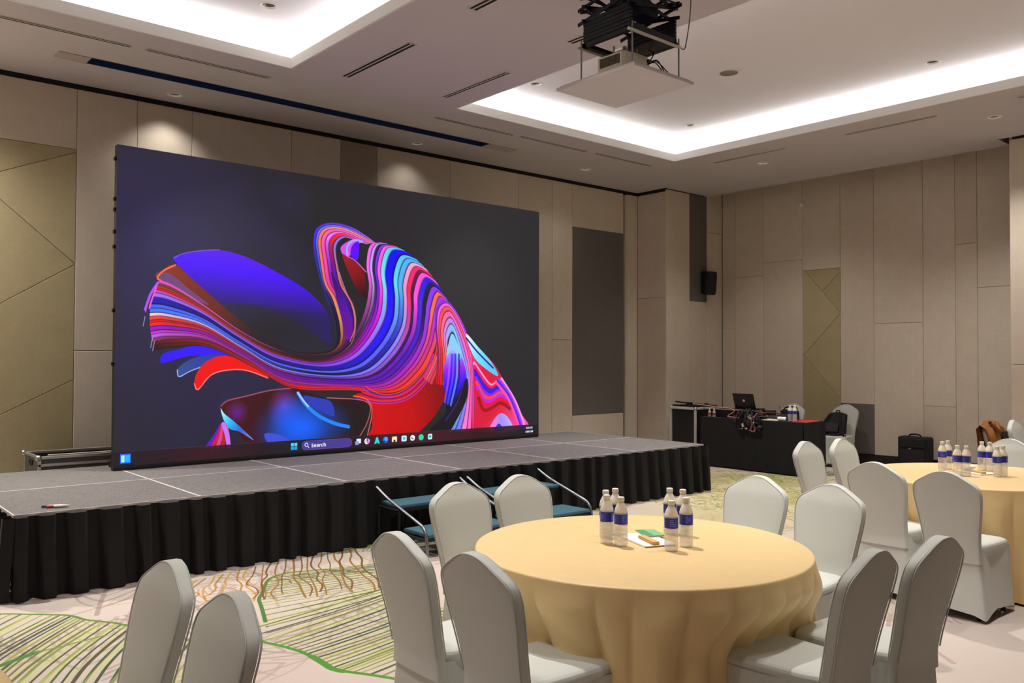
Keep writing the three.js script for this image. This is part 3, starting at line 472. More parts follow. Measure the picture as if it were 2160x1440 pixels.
  // left handle
  const Hn = [[523,673, 525,680, 529,688], [685,727, 689,737, 694,746], [814,730, 836,742, 858,752], [871,698, 907,698, 953,697], [866,623, 915,611, 975,606], [834,525, 883,507, 961,529], [805,447, 838,441, 910,449], [775,341, 819,338, 886,372], [768,273, 810,270, 874,303], [783,217, 831,228, 885,266], [847,187, 880,213, 915,244], [940,193, 940,221, 954,248], [1020,225, 1003,241, 991,257], [1068,252, 1044,256, 1020,262]];
  ribbons(Hn, [[1.2, ['#1d1a20', '#241824', '#20204a', '#2a30a0', '#5a20ff', '#6a30ff', '#e070d0']], [0.9, ['#241a1c', '#2c1a1e', '#1a1430', '#4a50d0', '#6a78ff', '#8070ff', '#ff80c8']], [1.1, ['#1d1a1e', '#5a2a28', '#e09060', '#ff7060', '#ff7a50', '#ff9a70', '#ff70a8']], [1.2, ['#2a1a20', '#4a1830', '#c02060', '#ff40b0', '#ff5ac0', '#ff60c8', '#f070e0']], [0.9, ['#1d1a1e', '#301438', '#6a1ab0', '#8a20c0', '#f080ff', '#ff50b0', '#e060f0']], [1.1, ['#1d1a1e', '#241030', '#3a0a80', '#5a10a0', '#e82030', '#ff3a80', '#c080ff']], [0.6, ['#3a2028', '#6a3038', '#c87080', '#d07070', '#7080f0', '#9a80ff', '#8aa0ff']]]);
  fill([[851,395], [892,462], [933,540], [957,600], [953,665], [921,673], [906,602], [883,522]], lin(867,444, 936,641, '#3a0a70', '#5206a8', '#6a0a90'));
  stroke([[889,392], [919,465], [961,549], [969,620], [944,685]], '#d07a7a', 4);
  fill([[895,292], [922,263], [973,242], [996,256], [957,276], [941,318], [918,330]], '#d84cf8'); stroke([[929,323], [927,283], [956,252], [1001,252]], '#9aaaff', 10); fill([[945,318], [950,277], [982,253], [985,304], [973,336]], '#5a00f8');
  fill([[904,317], [945,334], [1004,370], [1021,434], [1022,496], [974,457], [934,389]], lin(922,340, 1017,496, '#a01420', '#7a0c18', '#2a0a10')); stroke([[922,319], [973,342], [1021,383]], '#d060c0', 5);
  // arch on the right shoulder
  const N = [[1394,874, 1443,882, 1487,883], [1404,728, 1442,739, 1475,750], [1392,609, 1430,640, 1464,690], [1402,516, 1446,567, 1475,655], [1457,488, 1480,549, 1494,637], [1524,547, 1522,605, 1517,676], [1585,653, 1568,705, 1543,765], [1617,772, 1597,829, 1575,878], [1636,965, 1584,990, 1533,988], [1643,1106, 1562,1103, 1461,1100]];
  ribbons(N, [[0.7, ['#c01020', '#6a10c0', '#9a30ff', '#b040ff', '#ff3040']], [0.8, ['#c81020', '#ff60c0', '#ff60e0', '#ff60d8', '#e02050']], [1.0, ['#e01010', '#ff4a4a', '#ff4a5a', '#ff5a90', '#ff6ad0']], [1.2, ['#ff4030', '#ff6a80', '#ff60d8', '#ff70d8', '#ff80d0']], [1.0, ['#ff6a50', '#e080e0', '#b090ff', '#c080ff', '#6a80ff']], [1.2, ['#ff8a70', '#b0a0ff', '#80d0ff', '#70d8ff', '#6a80ff']]]);
  fill([[1464,728], [1486,684], [1531,716], [1577,828], [1561,918], [1496,987], [1460,999], [1449,915], [1437,827]], lin(1467,717, 1496,983, '#90c8ff', '#a020f0', '#2208f0', '#140830'));
  fill([[1459,743], [1472,677], [1488,641], [1511,663], [1543,739], [1531,761], [1494,712]], lin(1480,646, 1514,739, '#7fd6ff', '#9fc4ff'));
  for (let i = 0; i < 6; i++) stroke([[1481,739].map((v, k) => v + (k ? 0 : i * 10)), [1470,849].map((v, k) => v + (k ? 0 : i * 12)), [1449,959].map((v, k) => v + (k ? i * 4 : i * 9))], ['#c060ff', '#2010ff', '#5a60ff', '#1808d0', '#70d0ff', '#100860'][i], 12, 0.6);
  fill([[1360,1096], [1441,1024], [1504,961], [1577,851], [1581,941], [1516,1050], [1466,1100]], '#15121a'); stroke([[1455,1047], [1524,961], [1560,873]], '#3a1478', 7);
  // far right wing
  fill([[1573,640], [1652,704], [1748,784], [1804,854], [1882,949], [1930,1034], [1963,1109], [1654,1106], [1630,965], [1612,772]], lin(1579,671, 1931,1093, '#ff40a0', '#e01048', '#d81838', '#ff50b0'));
  fill([[1573,640], [1652,704], [1736,779], [1773,842], [1697,807], [1623,750]], lin(1579,648, 1758,819, '#e8ffff', '#70e0ff', '#50c8f8')); stroke([[1576,660], [1646,727], [1742,802]], '#1410a0', 8);
  c.save(); poly([[1573,640], [1652,704], [1748,784], [1804,854], [1882,949], [1930,1034], [1963,1109], [1805,1112], [1654,1106], [1630,965], [1612,772]]); c.clip();
  const wavy = [['#ffa0c8', 0], ['#f01060', 10], ['#4a18b8', 24], ['#2a10ff', 36], ['#9a20e8', 48], ['#ff4a48', 62], ['#c020f0', 76], ['#e81028', 92], ['#a00818', 112]];
  for (const [col, o] of wavy) stroke([[1623,779].map((v, k) => v + (k ? o * 1.5 : o * 0.25)), [1683,848].map((v, k) => v + (k ? o * 1.4 : 0)), [1731,887].map((v, k) => v + (k ? o : 0)), [1791,863].map((v, k) => v + (k ? o : 0)), [1829,882].map((v, k) => v + (k ? o * 1.1 : o * 0.2))], col, 17, 0.95);
  for (const [col, o] of [['#ff9ae0', 0], ['#a040ff', 14], ['#5a20e0', 26], ['#ff50b0', 40]]) stroke([[1798,854].map((v, k) => v - (k ? -o * 0.4 : o)), [1873,944].map((v, k) => v - (k ? 0 : o)), [1924,1033].map((v, k) => v - (k ? 0 : o)), [1957,1111].map((v, k) => v - (k ? 0 : o))], col, 13, 0.95);
  fill([[1729,1108], [1744,1061], [1792,1026], [1842,1051], [1867,1111]], lin(1744,1084, 1851,1042, '#ff80d0', '#a090ff', '#c0b0ff')); fill([[1753,1109], [1780,1076], [1811,1110]], '#4020e0');
  c.restore();
  // glassy lens at the lower left
  fill([[384,946], [410,922], [486,906], [584,886], [670,880], [772,906], [882,933], [985,934], [1035,950], [1047,983], [1026,1047], [979,1113], [566,1102], [488,1084], [430,1026]], lin(392,943, 1045,1007, '#4a0e18', '#2c0c14', '#1c141a'));
  stroke([[384,942], [410,922], [486,906], [584,886], [670,880]], '#a04a60', 5); stroke([[837,923], [973,933], [1032,949], [1047,983], [1026,1047], [979,1113]], '#c86058', 4);
  blob(646,956, 95, '#8a3cc0', 0.95, 0.8, 1.0); blob(730,1042, 190, '#0a64ff', 1, 1.25, 0.75); blob(698,1030, 130, '#1060ff', 0.9); blob(448,967, 50, '#6a1cb0', 0.8); fill([[562,1057], [626,1065], [672,1098], [586,1100]], '#4050d8');
  fill([[729,912], [793,922], [855,940], [871,1000], [816,982], [761,952]], '#2a3cb8'); stroke([[705,900], [740,948], [798,996], [872,1031], [940,1049]], '#1e86ff', 15); stroke([[703,898], [729,932], [751,956]], '#b0d0ff', 7);
  fill([[383,950], [399,972], [449,1014], [517,1080], [459,1044], [421,1031], [396,997]], lin(388,957, 507,1076, '#c0ffff', '#20c0ff', '#3060e0', '#7a8ae0'));
  for (const [a, col] of [[0, '#5a18d0'], [8, '#e01038'], [16, '#d84a90'], [24, '#c01830'], [33, '#e060a0']]) stroke([[331,1097].map((v, k) => v + (k ? 0 : a * 2.6)), [360,1058].map((v, k) => v + (k ? 0 : a * 1.6)), [387,1015].map((v, k) => v + (k ? 0 : a * 0.5))], col, 15, 0.95);
  stroke([[394,1011], [408,1052], [416,1099]], '#c078ff', 16);
  // taskbar
  const ty = 1091; c.globalAlpha = 0.9; c.fillStyle = lin(0, 0, W, 0, '#17151d', '#3a141d', '#17161d', '#2a1420', '#4a1420', '#2c1018', '#14121c'); c.fillRect(0, ty, W, 50); c.globalAlpha = 1; c.fillStyle = '#0c0b0f'; c.fillRect(0, 1141, W, 9); c.strokeStyle = '#5a4a52'; c.lineWidth = 1.5; c.globalAlpha = 0.5; c.beginPath(); c.moveTo(0, ty); c.lineTo(W, ty); c.stroke(); c.globalAlpha = 1;
  const cy = ty + 25, X = (x) => x;
  c.fillStyle = '#1a6cff'; c.fillRect(22, cy - 17, 36, 34); c.fillStyle = '#9ff2ff'; c.fillRect(25, cy - 12, 12, 25); c.fillStyle = '#2ab4ff'; c.fillRect(39, cy - 12, 16, 24);
  const sx = 689; for (const dx of [-14, 1]) for (const dy of [-14, 1]) { c.fillStyle = dy < 0 ? '#46d4ff' : '#12a8f4'; c.fillRect(sx + dx, cy + dy, 13, 13); }
  const px0 = 724, px1 = 956; c.fillStyle = '#453a94'; c.beginPath(); c.roundRect(px0, cy - 18, px1 - px0, 36, 18); c.fill(); c.strokeStyle = '#7a4a90'; c.lineWidth = 2; c.stroke();
  c.strokeStyle = '#e8ecff'; c.lineWidth = 3; c.beginPath(); c.arc(px0 + 20, cy - 3, 7, 0, 7); c.moveTo(px0 + 25, cy + 3); c.lineTo(px0 + 31, cy + 9); c.stroke(); c.fillStyle = '#eef0ff'; c.font = 'bold 21px sans-serif'; c.textBaseline = 'middle'; c.fillText('Search', px0 + 42, cy + 1);
  const icon = (x, f) => { c.save(); c.translate(x, cy); f(); c.restore(); }, disc = (col, r = 13) => { c.fillStyle = col; c.beginPath(); c.arc(0, 0, r, 0, 7); c.fill(); }, box = (col, x, y, w, h, r = 3) => { c.fillStyle = col; c.beginPath(); c.roundRect(x, y, w, h, r); c.fill(); };
  icon(987, () => { box('#e8f0ff', -8, -13, 22, 20); box('#8aa4d8', -14, -3, 18, 16); });
  icon(1031, () => { disc('#ffffff', 13); c.fillStyle = '#3a60ff'; c.fillRect(-2, -12, 10, 12); c.fillStyle = '#ff60d0'; c.fillRect(-1, 0, 11, 10); c.fillStyle = '#ffc878'; c.fillRect(-11, -4, 9, 9); });
  icon(1082, () => { c.fillStyle = '#1ce0dc'; c.beginPath(); c.moveTo(-14, 14); c.lineTo(-4, -14); c.lineTo(4, -14); c.lineTo(14, 14); c.lineTo(4, 14); c.lineTo(0, 6); c.lineTo(-4, 14); c.closePath(); c.fill(); });
  icon(1125, () => { disc('#1a64f0', 14); c.fillStyle = '#35b8ff'; c.beginPath(); c.arc(3, -4, 9, 0, 7); c.fill(); c.fillStyle = '#0c1c4a'; c.fillRect(-12, 5, 9, 5); });
  icon(1172, () => { box('#fff4d8', -13, -12, 26, 24); box('#ffd878', -13, -12, 13, 8); box('#22203a', -5, 2, 10, 11, 1); });
  icon(1223, () => { box('#c8f0ff', -14, -13, 28, 26, 5); box('#48b8d8', -6, -6, 12, 11); });
  icon(1269, () => { disc('#ffffff', 13); c.fillStyle = '#1ca0b8'; c.fillRect(-9, -3, 8, 7); c.fillStyle = '#2a1a2c'; c.fillRect(-1, 1, 6, 6); });
  icon(1316, () => disc('#1ee0a0', 14)); icon(1366, () => { box('#b8fff8', -12, -13, 24, 26, 6); c.fillStyle = '#30b8c8'; c.beginPath(); c.arc(0, -1, 7, 0, 7); c.fill(); });
  c.font = 'bold 17px sans-serif'; c.fillStyle = '#dfe6ff'; c.textAlign = 'center'; c.globalAlpha = 0.95; for (const [y, w] of [[cy - 9, 46], [cy + 10, 54]]) { for (let k = 0; k < 6; k++) { c.fillRect(1985 - w / 2 + k * w / 6, y - 5, w / 6 - 3, 10); } } c.globalAlpha = 1;
}
// ---------------------------------------------------------------- steps up to the stage
{
  const teal = std('teal step carpet', '#39606f', 0.85);
  const make = (x, label) => {
    const t = thing('stage_steps', label, 'steps', [x, 0, 0]);
    const w = 0.94;
    for (const [y, z0, z1] of [[0.385, -6.4, -6.1], [0.2, -6.05, -5.68]]) { const p = obj('tread', rbx(w - 0.07, 0.03, z1 - z0, 0.01, w / 2, y - 0.015, (z0 + z1) / 2), teal, t); obj('tread_frame', [bx(w - 0.05, 0.03, 0.03, w / 2, y - 0.045, z0 + 0.02), bx(w - 0.05, 0.03, 0.03, w / 2, y - 0.045, z1 - 0.02)], darkSteel, p); }
    for (const s of [0.015, w - 0.015]) {
      obj('side_rail', tube([[s, 0.5, -6.44], [s, 0.42, -6.25], [s, 0.30, -5.86], [s, 0.26, -5.74], [s, 0.2, -5.69], [s, 0.1, -5.67], [s, 0.012, -5.67]], 0.0135, 40, 10, 0.3), std('grey steel rail', '#85878c', 0.35, 0.9), t);
      obj('side_frame', [rod([s, 0.34, -6.4], [s, 0.012, -6.4], 0.014), tube([[s, 0.34, -6.08], [s, 0.12, -6.08], [s, 0.03, -6.05], [s, 0.02, -5.95], [s, 0.02, -5.68]], 0.013, 24, 8), rod([s, 0.34, -6.4], [s, 0.34, -6.08], 0.014), rod([s, 0.155, -6.08], [s, 0.155, -5.68], 0.014)], darkSteel, t);
    }
    return t;
  };
  make(3.97, 'teal two-tread stage steps with chrome rails, the left of two sets side by side');
  make(4.97, 'teal two-tread stage steps with chrome rails, the right of two sets side by side');
}
// ---------------------------------------------------------------- chairs in stretch covers
function makeChair(label) {
  const t = thing('banquet_chair', label, 'chair', [0, 0, 0], 0, 'chairs in stretch covers');
  const prof = [[0.175, 0.36], [0.17, 0.42], [0.169, 0.48], [0.175, 0.56], [0.186, 0.64], [0.196, 0.71], [0.2015, 0.765], [0.2015, 0.805], [0.194, 0.834], [0.177, 0.855], [0.152, 0.872], [0.123, 0.889], [0.094, 0.906], [0.066, 0.92], [0.038, 0.9295], [0.01, 0.933]];
  const cur = new THREE.CatmullRomCurve3(prof.map(([w, y]) => new THREE.Vector3(w, y, 0)), false, 'centripetal');
  const NV = 54, NU = 44, lean = (y) => -0.205 - 0.115 * Math.pow(clamp((y - 0.42) / 0.51, 0, 1), 1.15);
  const ring = (y, w, th, k) => { const p = Math.sign(Math.cos(k)) * Math.pow(Math.abs(Math.cos(k)), 0.34), q = Math.sign(Math.sin(k)) * Math.pow(Math.abs(Math.sin(k)), 0.26); const bulge = q > 0 ? 0.012 * (1 - p * p) * smooth(0.44, 0.62, y) * (1 - smooth(0.82, 0.93, y)) : -0.004 * (1 - p * p); return [w * p, y, lean(y) + th * q + bulge]; };
  const back = sheet(NU, NV + 1, (u, v) => { const k = u * Math.PI * 2, f = Math.min(1, v * (NV + 1) / NV), p = cur.getPoint(f); return v >= 1 ? [0, 0.9335, lean(0.9335)] : ring(p.y, p.x, 0.024, -k); }, true);
  obj('backrest', back, spandex, t);
  // rim seam along the outline, as a thin raised welt on both faces
  for (const side of [1, -1]) { const pts = []; for (let i = 0; i <= 40; i++) { const p = cur.getPoint(0.1 + 0.9 * i / 40); pts.push([p.x * 0.985, p.y - 0.003, lean(p.y) + side * 0.0225]); } const both = pts.concat(pts.slice(0, -1).reverse().map(([x, y, z]) => [-x, y, z])); obj('seam', tube(both, 0.0032, 90, 5, 0.5), spandex, t); }
  const NS = 64, sq = (k, e) => [Math.sign(Math.cos(k)) * Math.pow(Math.abs(Math.cos(k)), e), Math.sign(Math.sin(k)) * Math.pow(Math.abs(Math.sin(k)), e)];
  const rows = [[0.40, 0.985], [0.43, 1.0], [0.452, 0.99], [0.464, 0.955], [0.471, 0.88], [0.476, 0.7], [0.479, 0.4], [0.480, 0.001]];
  const seat = sheet(NS, 28, (u, v) => { const f = v * (rows.length - 1), i = Math.min(rows.length - 2, Math.floor(f)), y = lerp(rows[i][0], rows[i + 1][0], f - i), s = lerp(rows[i][1], rows[i + 1][1], f - i), [a, b] = sq(-u * Math.PI * 2, 0.36), z = 0.02 + 0.225 * b * s, w = lerp(0.17, 0.207, (z + 0.2) / 0.44); return [a * s * w, y - 0.004 * (1 - s) * (1 - s), z]; }, true);
  obj('seat', seat, spandex, t);
  const skirt = sheet(96, 12, (u, v) => {
    const [a, b] = sq(-u * Math.PI * 2 + 0.0001, 0.16), ca = Math.abs(a), cb = Math.abs(b), mid = ca > cb ? 1 - cb * cb : 1 - ca * ca, hem = 0.008 + (ca > cb ? 0.06 : 0.055) * Math.pow(clamp(mid, 0, 1), 0.75);
    const y = lerp(0.432, hem, v), k = 1 - y / 0.432, wob = 1 - 0.05 * Math.sin(Math.PI * k) * mid, front = b > 0, w = front ? lerp(0.2, 0.222, k) : lerp(0.168, 0.218, k), z = front ? lerp(0.236, 0.255, k) : lerp(0.232, 0.252, k);
    return [a * w * wob, y, 0.012 + b * z * wob];
  }, true);
  obj('skirt', skirt, std2(spandex), t);
  for (const [x, z] of [[0.165, 0.195], [-0.165, 0.195], [0.145, -0.175], [-0.145, -0.175]]) obj('leg', cyl(0.012, 0.011, 0.37, x, 0.185, z, 10), darkSteel, t);
  return t;
}
function std2(m) { const k = m.clone(); k.side = THREE.DoubleSide; k.name = 'stretch skirt cover'; return k; }
const FACE = { north: Math.PI, south: 0, east: Math.PI / 2, west: -Math.PI / 2 };   // facing -z, +z, +x, -x
let chair0 = null;
function chair(cx, cz, face, label, jitter = 0) {                    // cx, cz: ground point under the crown of the back
  const a = FACE[face] + jitter, pos = [cx + 0.318 * Math.sin(a), 0, cz + 0.318 * Math.cos(a)];
  if (!chair0) { chair0 = makeChair(label); chair0.position.set(...pos); chair0.rotation.y = a; return chair0; }
  return dup(chair0, pos, a, label);
}
chair(2.90, -3.84, 'south', 'covered chair facing us behind the centre table, in front of the left stage steps', 0.03);
chair(3.38, -3.85, 'south', 'covered chair facing us behind the centre table, in front of the right stage steps', -0.04);
chair(1.885, -2.90, 'east', 'covered chair seen from behind, the farther of two at the centre table’s left side', -0.03);
chair(1.90, -2.415, 'east', 'covered chair seen from behind, the nearer of two at the centre table’s left side', 0.02);
chair(4.46, -2.915, 'west', 'covered chair at the centre table’s right side, the farther of two', 0.05);
chair(4.48, -2.45, 'west', 'covered chair at the centre table’s right side, the nearer of two', -0.02);
chair(3.06, -1.51, 'north', 'covered chair on the near side of the centre table, left of its pair', 0.02);
chair(3.495, -1.455, 'north', 'covered chair on the near side of the centre table, right of its pair', -0.05);
chair(5.675, -2.80, 'east', 'covered chair with its back to us at the right table, farther of two', -0.02);
chair(5.56, -2.29, 'east', 'covered chair with its back to us at the right table, hem on the carpet', 0.02);
chair(6.64, -3.88, 'south', 'bright covered chair at the far side of the right table, left of two', 0);
chair(7.115, -3.815, 'south', 'bright covered chair at the far side of the right table, right of two', 0);
chair(8.28, -2.85, 'west', 'covered chair behind the water bottles on the right table, at the right border', 0);
chair(10.93, -3.72, 'south', 'covered chair far off at the right border, beside the brown jacket', 0);
chair(10.46, -3.82, 'south', 'covered chair almost hidden under the brown jacket', 0.03);
chair(1.034, -2.985, 'west', 'covered chair in the lower left corner, the farther of two', 0.03);
chair(1.034, -2.455, 'west', 'covered chair in the lower left corner, the nearer of two beside the table edge', -0.02);
chair(12.15, -7.3, 'west', 'covered chair behind the black equipment desk with only its top showing', 0.06);
chair(12.66, -6.69, 'west', 'covered chair by the right wall holding a black backpack', 0.1);
// ---------------------------------------------------------------- round tables under gold cloths
function clothGeometry(seed, clampFn) {
  const keep = seedState; seedState = seed;
  const folds = []; let a = 0; while (a < Math.PI * 2 - 0.18) { const w = rr(0.17, 0.36); folds.push([a, Math.min(w, Math.PI * 2 - a), w * 3 * rr(0.75, 1.2), rr(-0.3, 0.3)]); a += w; }
  seedState = keep;
  const R = 0.765, TY = 0.757;
  const fold = (th) => { for (const [s, w, amp, sk] of folds) if (th >= s && th < s + w) { const f = (th - s) / w, g = Math.pow(f, 1 + sk); return amp * Math.pow(Math.sin(Math.PI * g), 0.62); } return 0; };
  return sheet(480, 52, (u, v) => {
    const th = u * Math.PI * 2; let r, y;
    if (v < 0.3) { r = R * (v / 0.3); y = TY - 0.0006 * Math.sin(r * 40 + 3 * Math.sin(th)) * (v > 0 ? 1 : 0); if (v === 0) r = 0.0005; }
    else if (v < 0.36) { const q = (v - 0.3) / 0.06 * Math.PI / 2; r = R + 0.012 * Math.sin(q); y = TY - 0.012 * (1 - Math.cos(q)); }
    else { const d = (v - 0.36) / 0.64, drop = d * (TY - 0.028); y = TY - 0.012 - drop; const F = fold(th), k = smooth(0.0, 0.35, d); r = R + 0.012 + 0.03 * d - 0.012 * k; let x = r * Math.cos(th), z = r * Math.sin(th); if (clampFn && y < 0.68) [x, z] = clampFn(x, z, 1 - smooth(0.46, 0.68, y)); const o = F * (0.036 * smooth(0, 0.22, d) + 0.07 * d); return [x + o * Math.cos(th), y, z + o * Math.sin(th), x * 2 + th * 0.8, y]; }
    const x = r * Math.cos(th), z = r * Math.sin(th);
    return [x, y, z, x * 2 + (v > 0.36 ? th * 0.8 : 0), v > 0.36 ? y : z];
  }, true);
}
const tucks = (w, e, n, s) => (x, z, k) => { const lim = (val, L, dir, on) => { if (!on || dir * val <= dir * L) return val; return lerp(val, L + (val - L) * 0.3, k); }; x = lim(x, w, -1, w !== null && Math.abs(z) < 0.56); x = lim(x, e, 1, e !== null && Math.abs(z) < 0.56); z = lim(z, n, -1, n !== null && Math.abs(x) < 0.56); z = lim(z, s, 1, s !== null && Math.abs(x) < 0.56); return [x, z]; };
function roundTable(cx, cz, seed, label, tuck) {
  tag(obj('tablecloth', clothGeometry(seed, tuck), satin), label, 'tablecloth').position.set(cx, 0, cz);
}
roundTable(3.08, -2.65, 4711, 'gold satin floor-length cloth on the round table at the centre, with eight water bottles', tucks(-0.62, null, -0.63, 0.55));
roundTable(6.9, -2.62, 915, 'gold satin cloth on the round table at the right border, behind two chair backs', tucks(-0.66, null, -0.66, null));
roundTable(-0.285, -2.68, 88, 'gold satin cloth on the round table just showing in the lower left corner', tucks(null, null, null, null));
// ---------------------------------------------------------------- bottles of water and papers on the tables
const clear = new THREE.MeshPhysicalMaterial({ color: '#fafafa', roughness: 0.2, transmission: 0.62, thickness: 0, ior: 1.35 }); clear.name = 'bottled water';
const frost = new THREE.MeshPhysicalMaterial({ color: '#fbf5e6', roughness: 0.3, transmission: 0.22, thickness: 0, ior: 1.35 }); frost.name = 'frosted bottle shoulder';
function labelMaterial() {
  const cv = document.createElement('canvas'); cv.width = 256; cv.height = 64; const c = cv.getContext('2d'), keep = seedState; seedState = 31;
  c.fillStyle = '#23288e'; c.fillRect(0, 0, 256, 64); for (let k = 0; k < 3; k++) { const x = 20 + k * 85; c.fillStyle = '#2f3cc0'; c.fillRect(x - 4, 6, 52, 50); c.fillStyle = '#8f9be6'; for (let i = 0; i < 4; i++) c.fillRect(x, 14 + i * 10, rr(14, 40), 2.5); } c.fillStyle = '#e9ecf8'; c.fillRect(0, 0, 256, 3); c.fillRect(0, 60, 256, 4); seedState = keep;
  const t = new THREE.CanvasTexture(cv); t.colorSpace = THREE.SRGBColorSpace; t.wrapS = THREE.RepeatWrapping; return std('blue bottle label', 0xffffff, 0.4, 0, { map: t });
}
const blueLabel = labelMaterial();
function makeBottle(label) {
  const t = thing('water_bottle', label, 'bottle', [0, 0, 0], 0, 'clear water bottles with blue labels'), R = 0.0315;
  const low = [[0.0, 0.004], [0.014, 0.003], [0.024, 0.001], [0.029, 0.005], [R, 0.014]];
  for (let i = 0; i < 5; i++) { const y = 0.02 + i * 0.0155; low.push([R, y], [R - 0.0022, y + 0.005], [R, y + 0.010]); }
  low.push([R, 0.099], [R - 0.001, 0.101], [R - 0.001, 0.155], [R, 0.157]);
  obj('body', lathe(low.concat([[0, 0.157]]), 28), clear, t);
  obj('shoulder', lathe([[R, 0.1572], [R - 0.001, 0.164], [0.027, 0.177], [0.0215, 0.189], [0.0155, 0.2], [0.0135, 0.206], [0.0135, 0.212], [0, 0.212]], 28), frost, t);
  obj('label', new THREE.CylinderGeometry(R + 0.0002, R + 0.0002, 0.053, 32, 1, true).translate(0, 0.128, 0), blueLabel, t);
  const ribs = []; for (let i = 0; i < 18; i++) { const a = i / 18 * Math.PI * 2; ribs.push(bx(0.0012, 0.012, 0.0022, 0.0152 * Math.cos(a), 0.22, 0.0152 * Math.sin(a))); }
  obj('cap', [lathe([[0.0145, 0.209], [0.0163, 0.21], [0.0163, 0.2125], [0.0152, 0.2135], [0.0152, 0.226], [0.0138, 0.2285], [0, 0.2287]], 28)].concat(ribs), white, t);
  return t;
}
let bottle0 = null;
function bottle(x, y, z, label) { if (!bottle0) { bottle0 = makeBottle(label); bottle0.position.set(x, y, z); bottle0.rotation.y = rr(0, 6); return bottle0; } return dup(bottle0, [x, y, z], rr(0, 6), label); }
const T = 0.7575;
bottle(2.985, T, -2.775, 'water bottle on the centre table, front left of the left four');
bottle(2.990, T, -2.69, 'water bottle on the centre table, front right of the left four');
bottle(3.085, T, -2.875, 'water bottle on the centre table, back left of the left four');
bottle(3.165, T, -2.885, 'water bottle on the centre table, tallest in view and back right of the left four');
bottle(3.095, T, -2.478, 'water bottle on the centre table, nearest the camera of the right four');
bottle(3.215, T, -2.487, 'water bottle on the centre table, front right of the right four');
bottle(3.385, T, -2.72, 'water bottle on the centre table, back left of the right four, under the stage corner');
bottle(3.40, T, -2.65, 'water bottle on the centre table, back right of the right four');
const n2 = ['rear left of the left pair', 'rear right of the left pair', 'left one of the middle pair', 'right one of the middle pair', 'left one of the rear right pair', 'right one of the rear right pair', 'front left at the right end', 'front right at the right end'];
[[6.97, -2.885], [7.09, -2.892], [6.762, -2.69], [6.78, -2.632], [7.222, -2.687], [7.23, -2.632], [6.925, -2.47], [6.995, -2.455]].forEach(([x, z], i) => bottle(x, T, z, 'water bottle on the right table, ' + n2[i]));
const paper = std('white paper', '#efeeea', 0.7), green = std('green card', '#4f9a63', 0.6), tan = std('tan wood', '#d9a55c', 0.6);
function flat(name, label, cat, w, h, d, x, y, z, turn, m, r = 0.002) { const t = thing(name, label, cat, [x, y, z], turn); return t; }
{
  const p = thing('notepad', 'white notepad lying between the bottles on the centre table', 'notepad', [3.17, T, -2.7], -0.36);
  obj('cover_sheet', rbx(0.16, 0.002, 0.29, 0.0008, 0.004, 0.0075, 0.006, 1), paper, p); obj('pages', rbx(0.158, 0.006, 0.286, 0.001, 0, 0.0032, 0, 1), paper, p);
  const gr = thing('booklet', 'green booklet lying on the white notepad, centre table', 'booklet', [3.275, T + 0.009, -2.755], -0.5);
  obj('cover', rbx(0.10, 0.0022, 0.155, 0.0008, 0, 0.0052, 0, 1), green, gr); obj('pages', rbx(0.097, 0.0038, 0.15, 0.001, 0, 0.002, 0, 1), paper, gr); obj('cover_stripe', rbx(0.05, 0.0006, 0.15, 0.0002, 0.02, 0.0066, 0, 1), std('light green card', '#86bd8c', 0.6), gr);
  const b = thing('pencil_box', 'slim tan wooden box lying on the white notepad, centre table', 'box', [3.135, T + 0.009, -2.645], -0.43);
  obj('tray', rbx(0.035, 0.011, 0.165, 0.003, 0, 0.0056, 0, 2), tan, b); obj('lid', rbx(0.033, 0.004, 0.16, 0.0015, 0, 0.013, 0, 1), std('tan wood lid', '#e2b26a', 0.55), b);
  const p2 = thing('notepad', 'white notepad lying among the bottles on the right table', 'notepad', [7.03, T, -2.67], -0.4);
  obj('cover_sheet', rbx(0.16, 0.002, 0.27, 0.0008, 0.002, 0.0075, 0.003, 1), paper, p2); obj('pages', rbx(0.158, 0.006, 0.266, 0.001, 0, 0.0032, 0, 1), paper, p2);
  const b2 = thing('pencil_box', 'slim tan wooden box on the notepad, right table', 'box', [6.99, T + 0.009, -2.63], -0.6);
  obj('tray', rbx(0.035, 0.011, 0.15, 0.003, 0, 0.0056, 0, 2), tan, b2); obj('lid', rbx(0.033, 0.004, 0.146, 0.0015, 0, 0.013, 0, 1), std('tan wood lid b', '#e2b26a', 0.55), b2);
  const bowl = thing('mint_bowl', 'small white bowl between the bottles on the right table', 'bowl', [7.08, T + 0.009, -2.73]);
  obj('bowl', lathe([[0, 0.002], [0.025, 0], [0.028, 0.004], [0.045, 0.022], [0.055, 0.036], [0.053, 0.037], [0.042, 0.022], [0.025, 0.008], [0, 0.007]], 32), std('white china', '#f0ede6', 0.25), bowl);
  const pen = (label, x, z, turn, cap) => { const t = thing('marker_pen', label, 'marker pen', [x, SH, z], turn, 'marker pens on the stage'); obj('barrel', cyl(0.009, 0.009, 0.085, 0, 0, 0, 16).rotateZ(Math.PI / 2).translate(0.02, 0.01, 0), white, t); obj('tail', cyl(0.0075, 0.006, 0.014, 0, 0, 0, 12).rotateZ(-Math.PI / 2).translate(0.068, 0.01, 0), white, t); obj('cap', cyl(0.0098, 0.0098, 0.045, 0, 0, 0, 16).rotateZ(Math.PI / 2).translate(-0.045, 0.01, 0), std('cap ' + cap, cap, 0.4), t); };
  pen('white marker pen with a blue cap on the stage’s front left corner', 1.475, -6.685, -0.35, '#2a4f9a'); pen('white marker pen with a red cap on the stage’s front left corner', 1.50, -6.655, -0.35, '#d8402c');
}
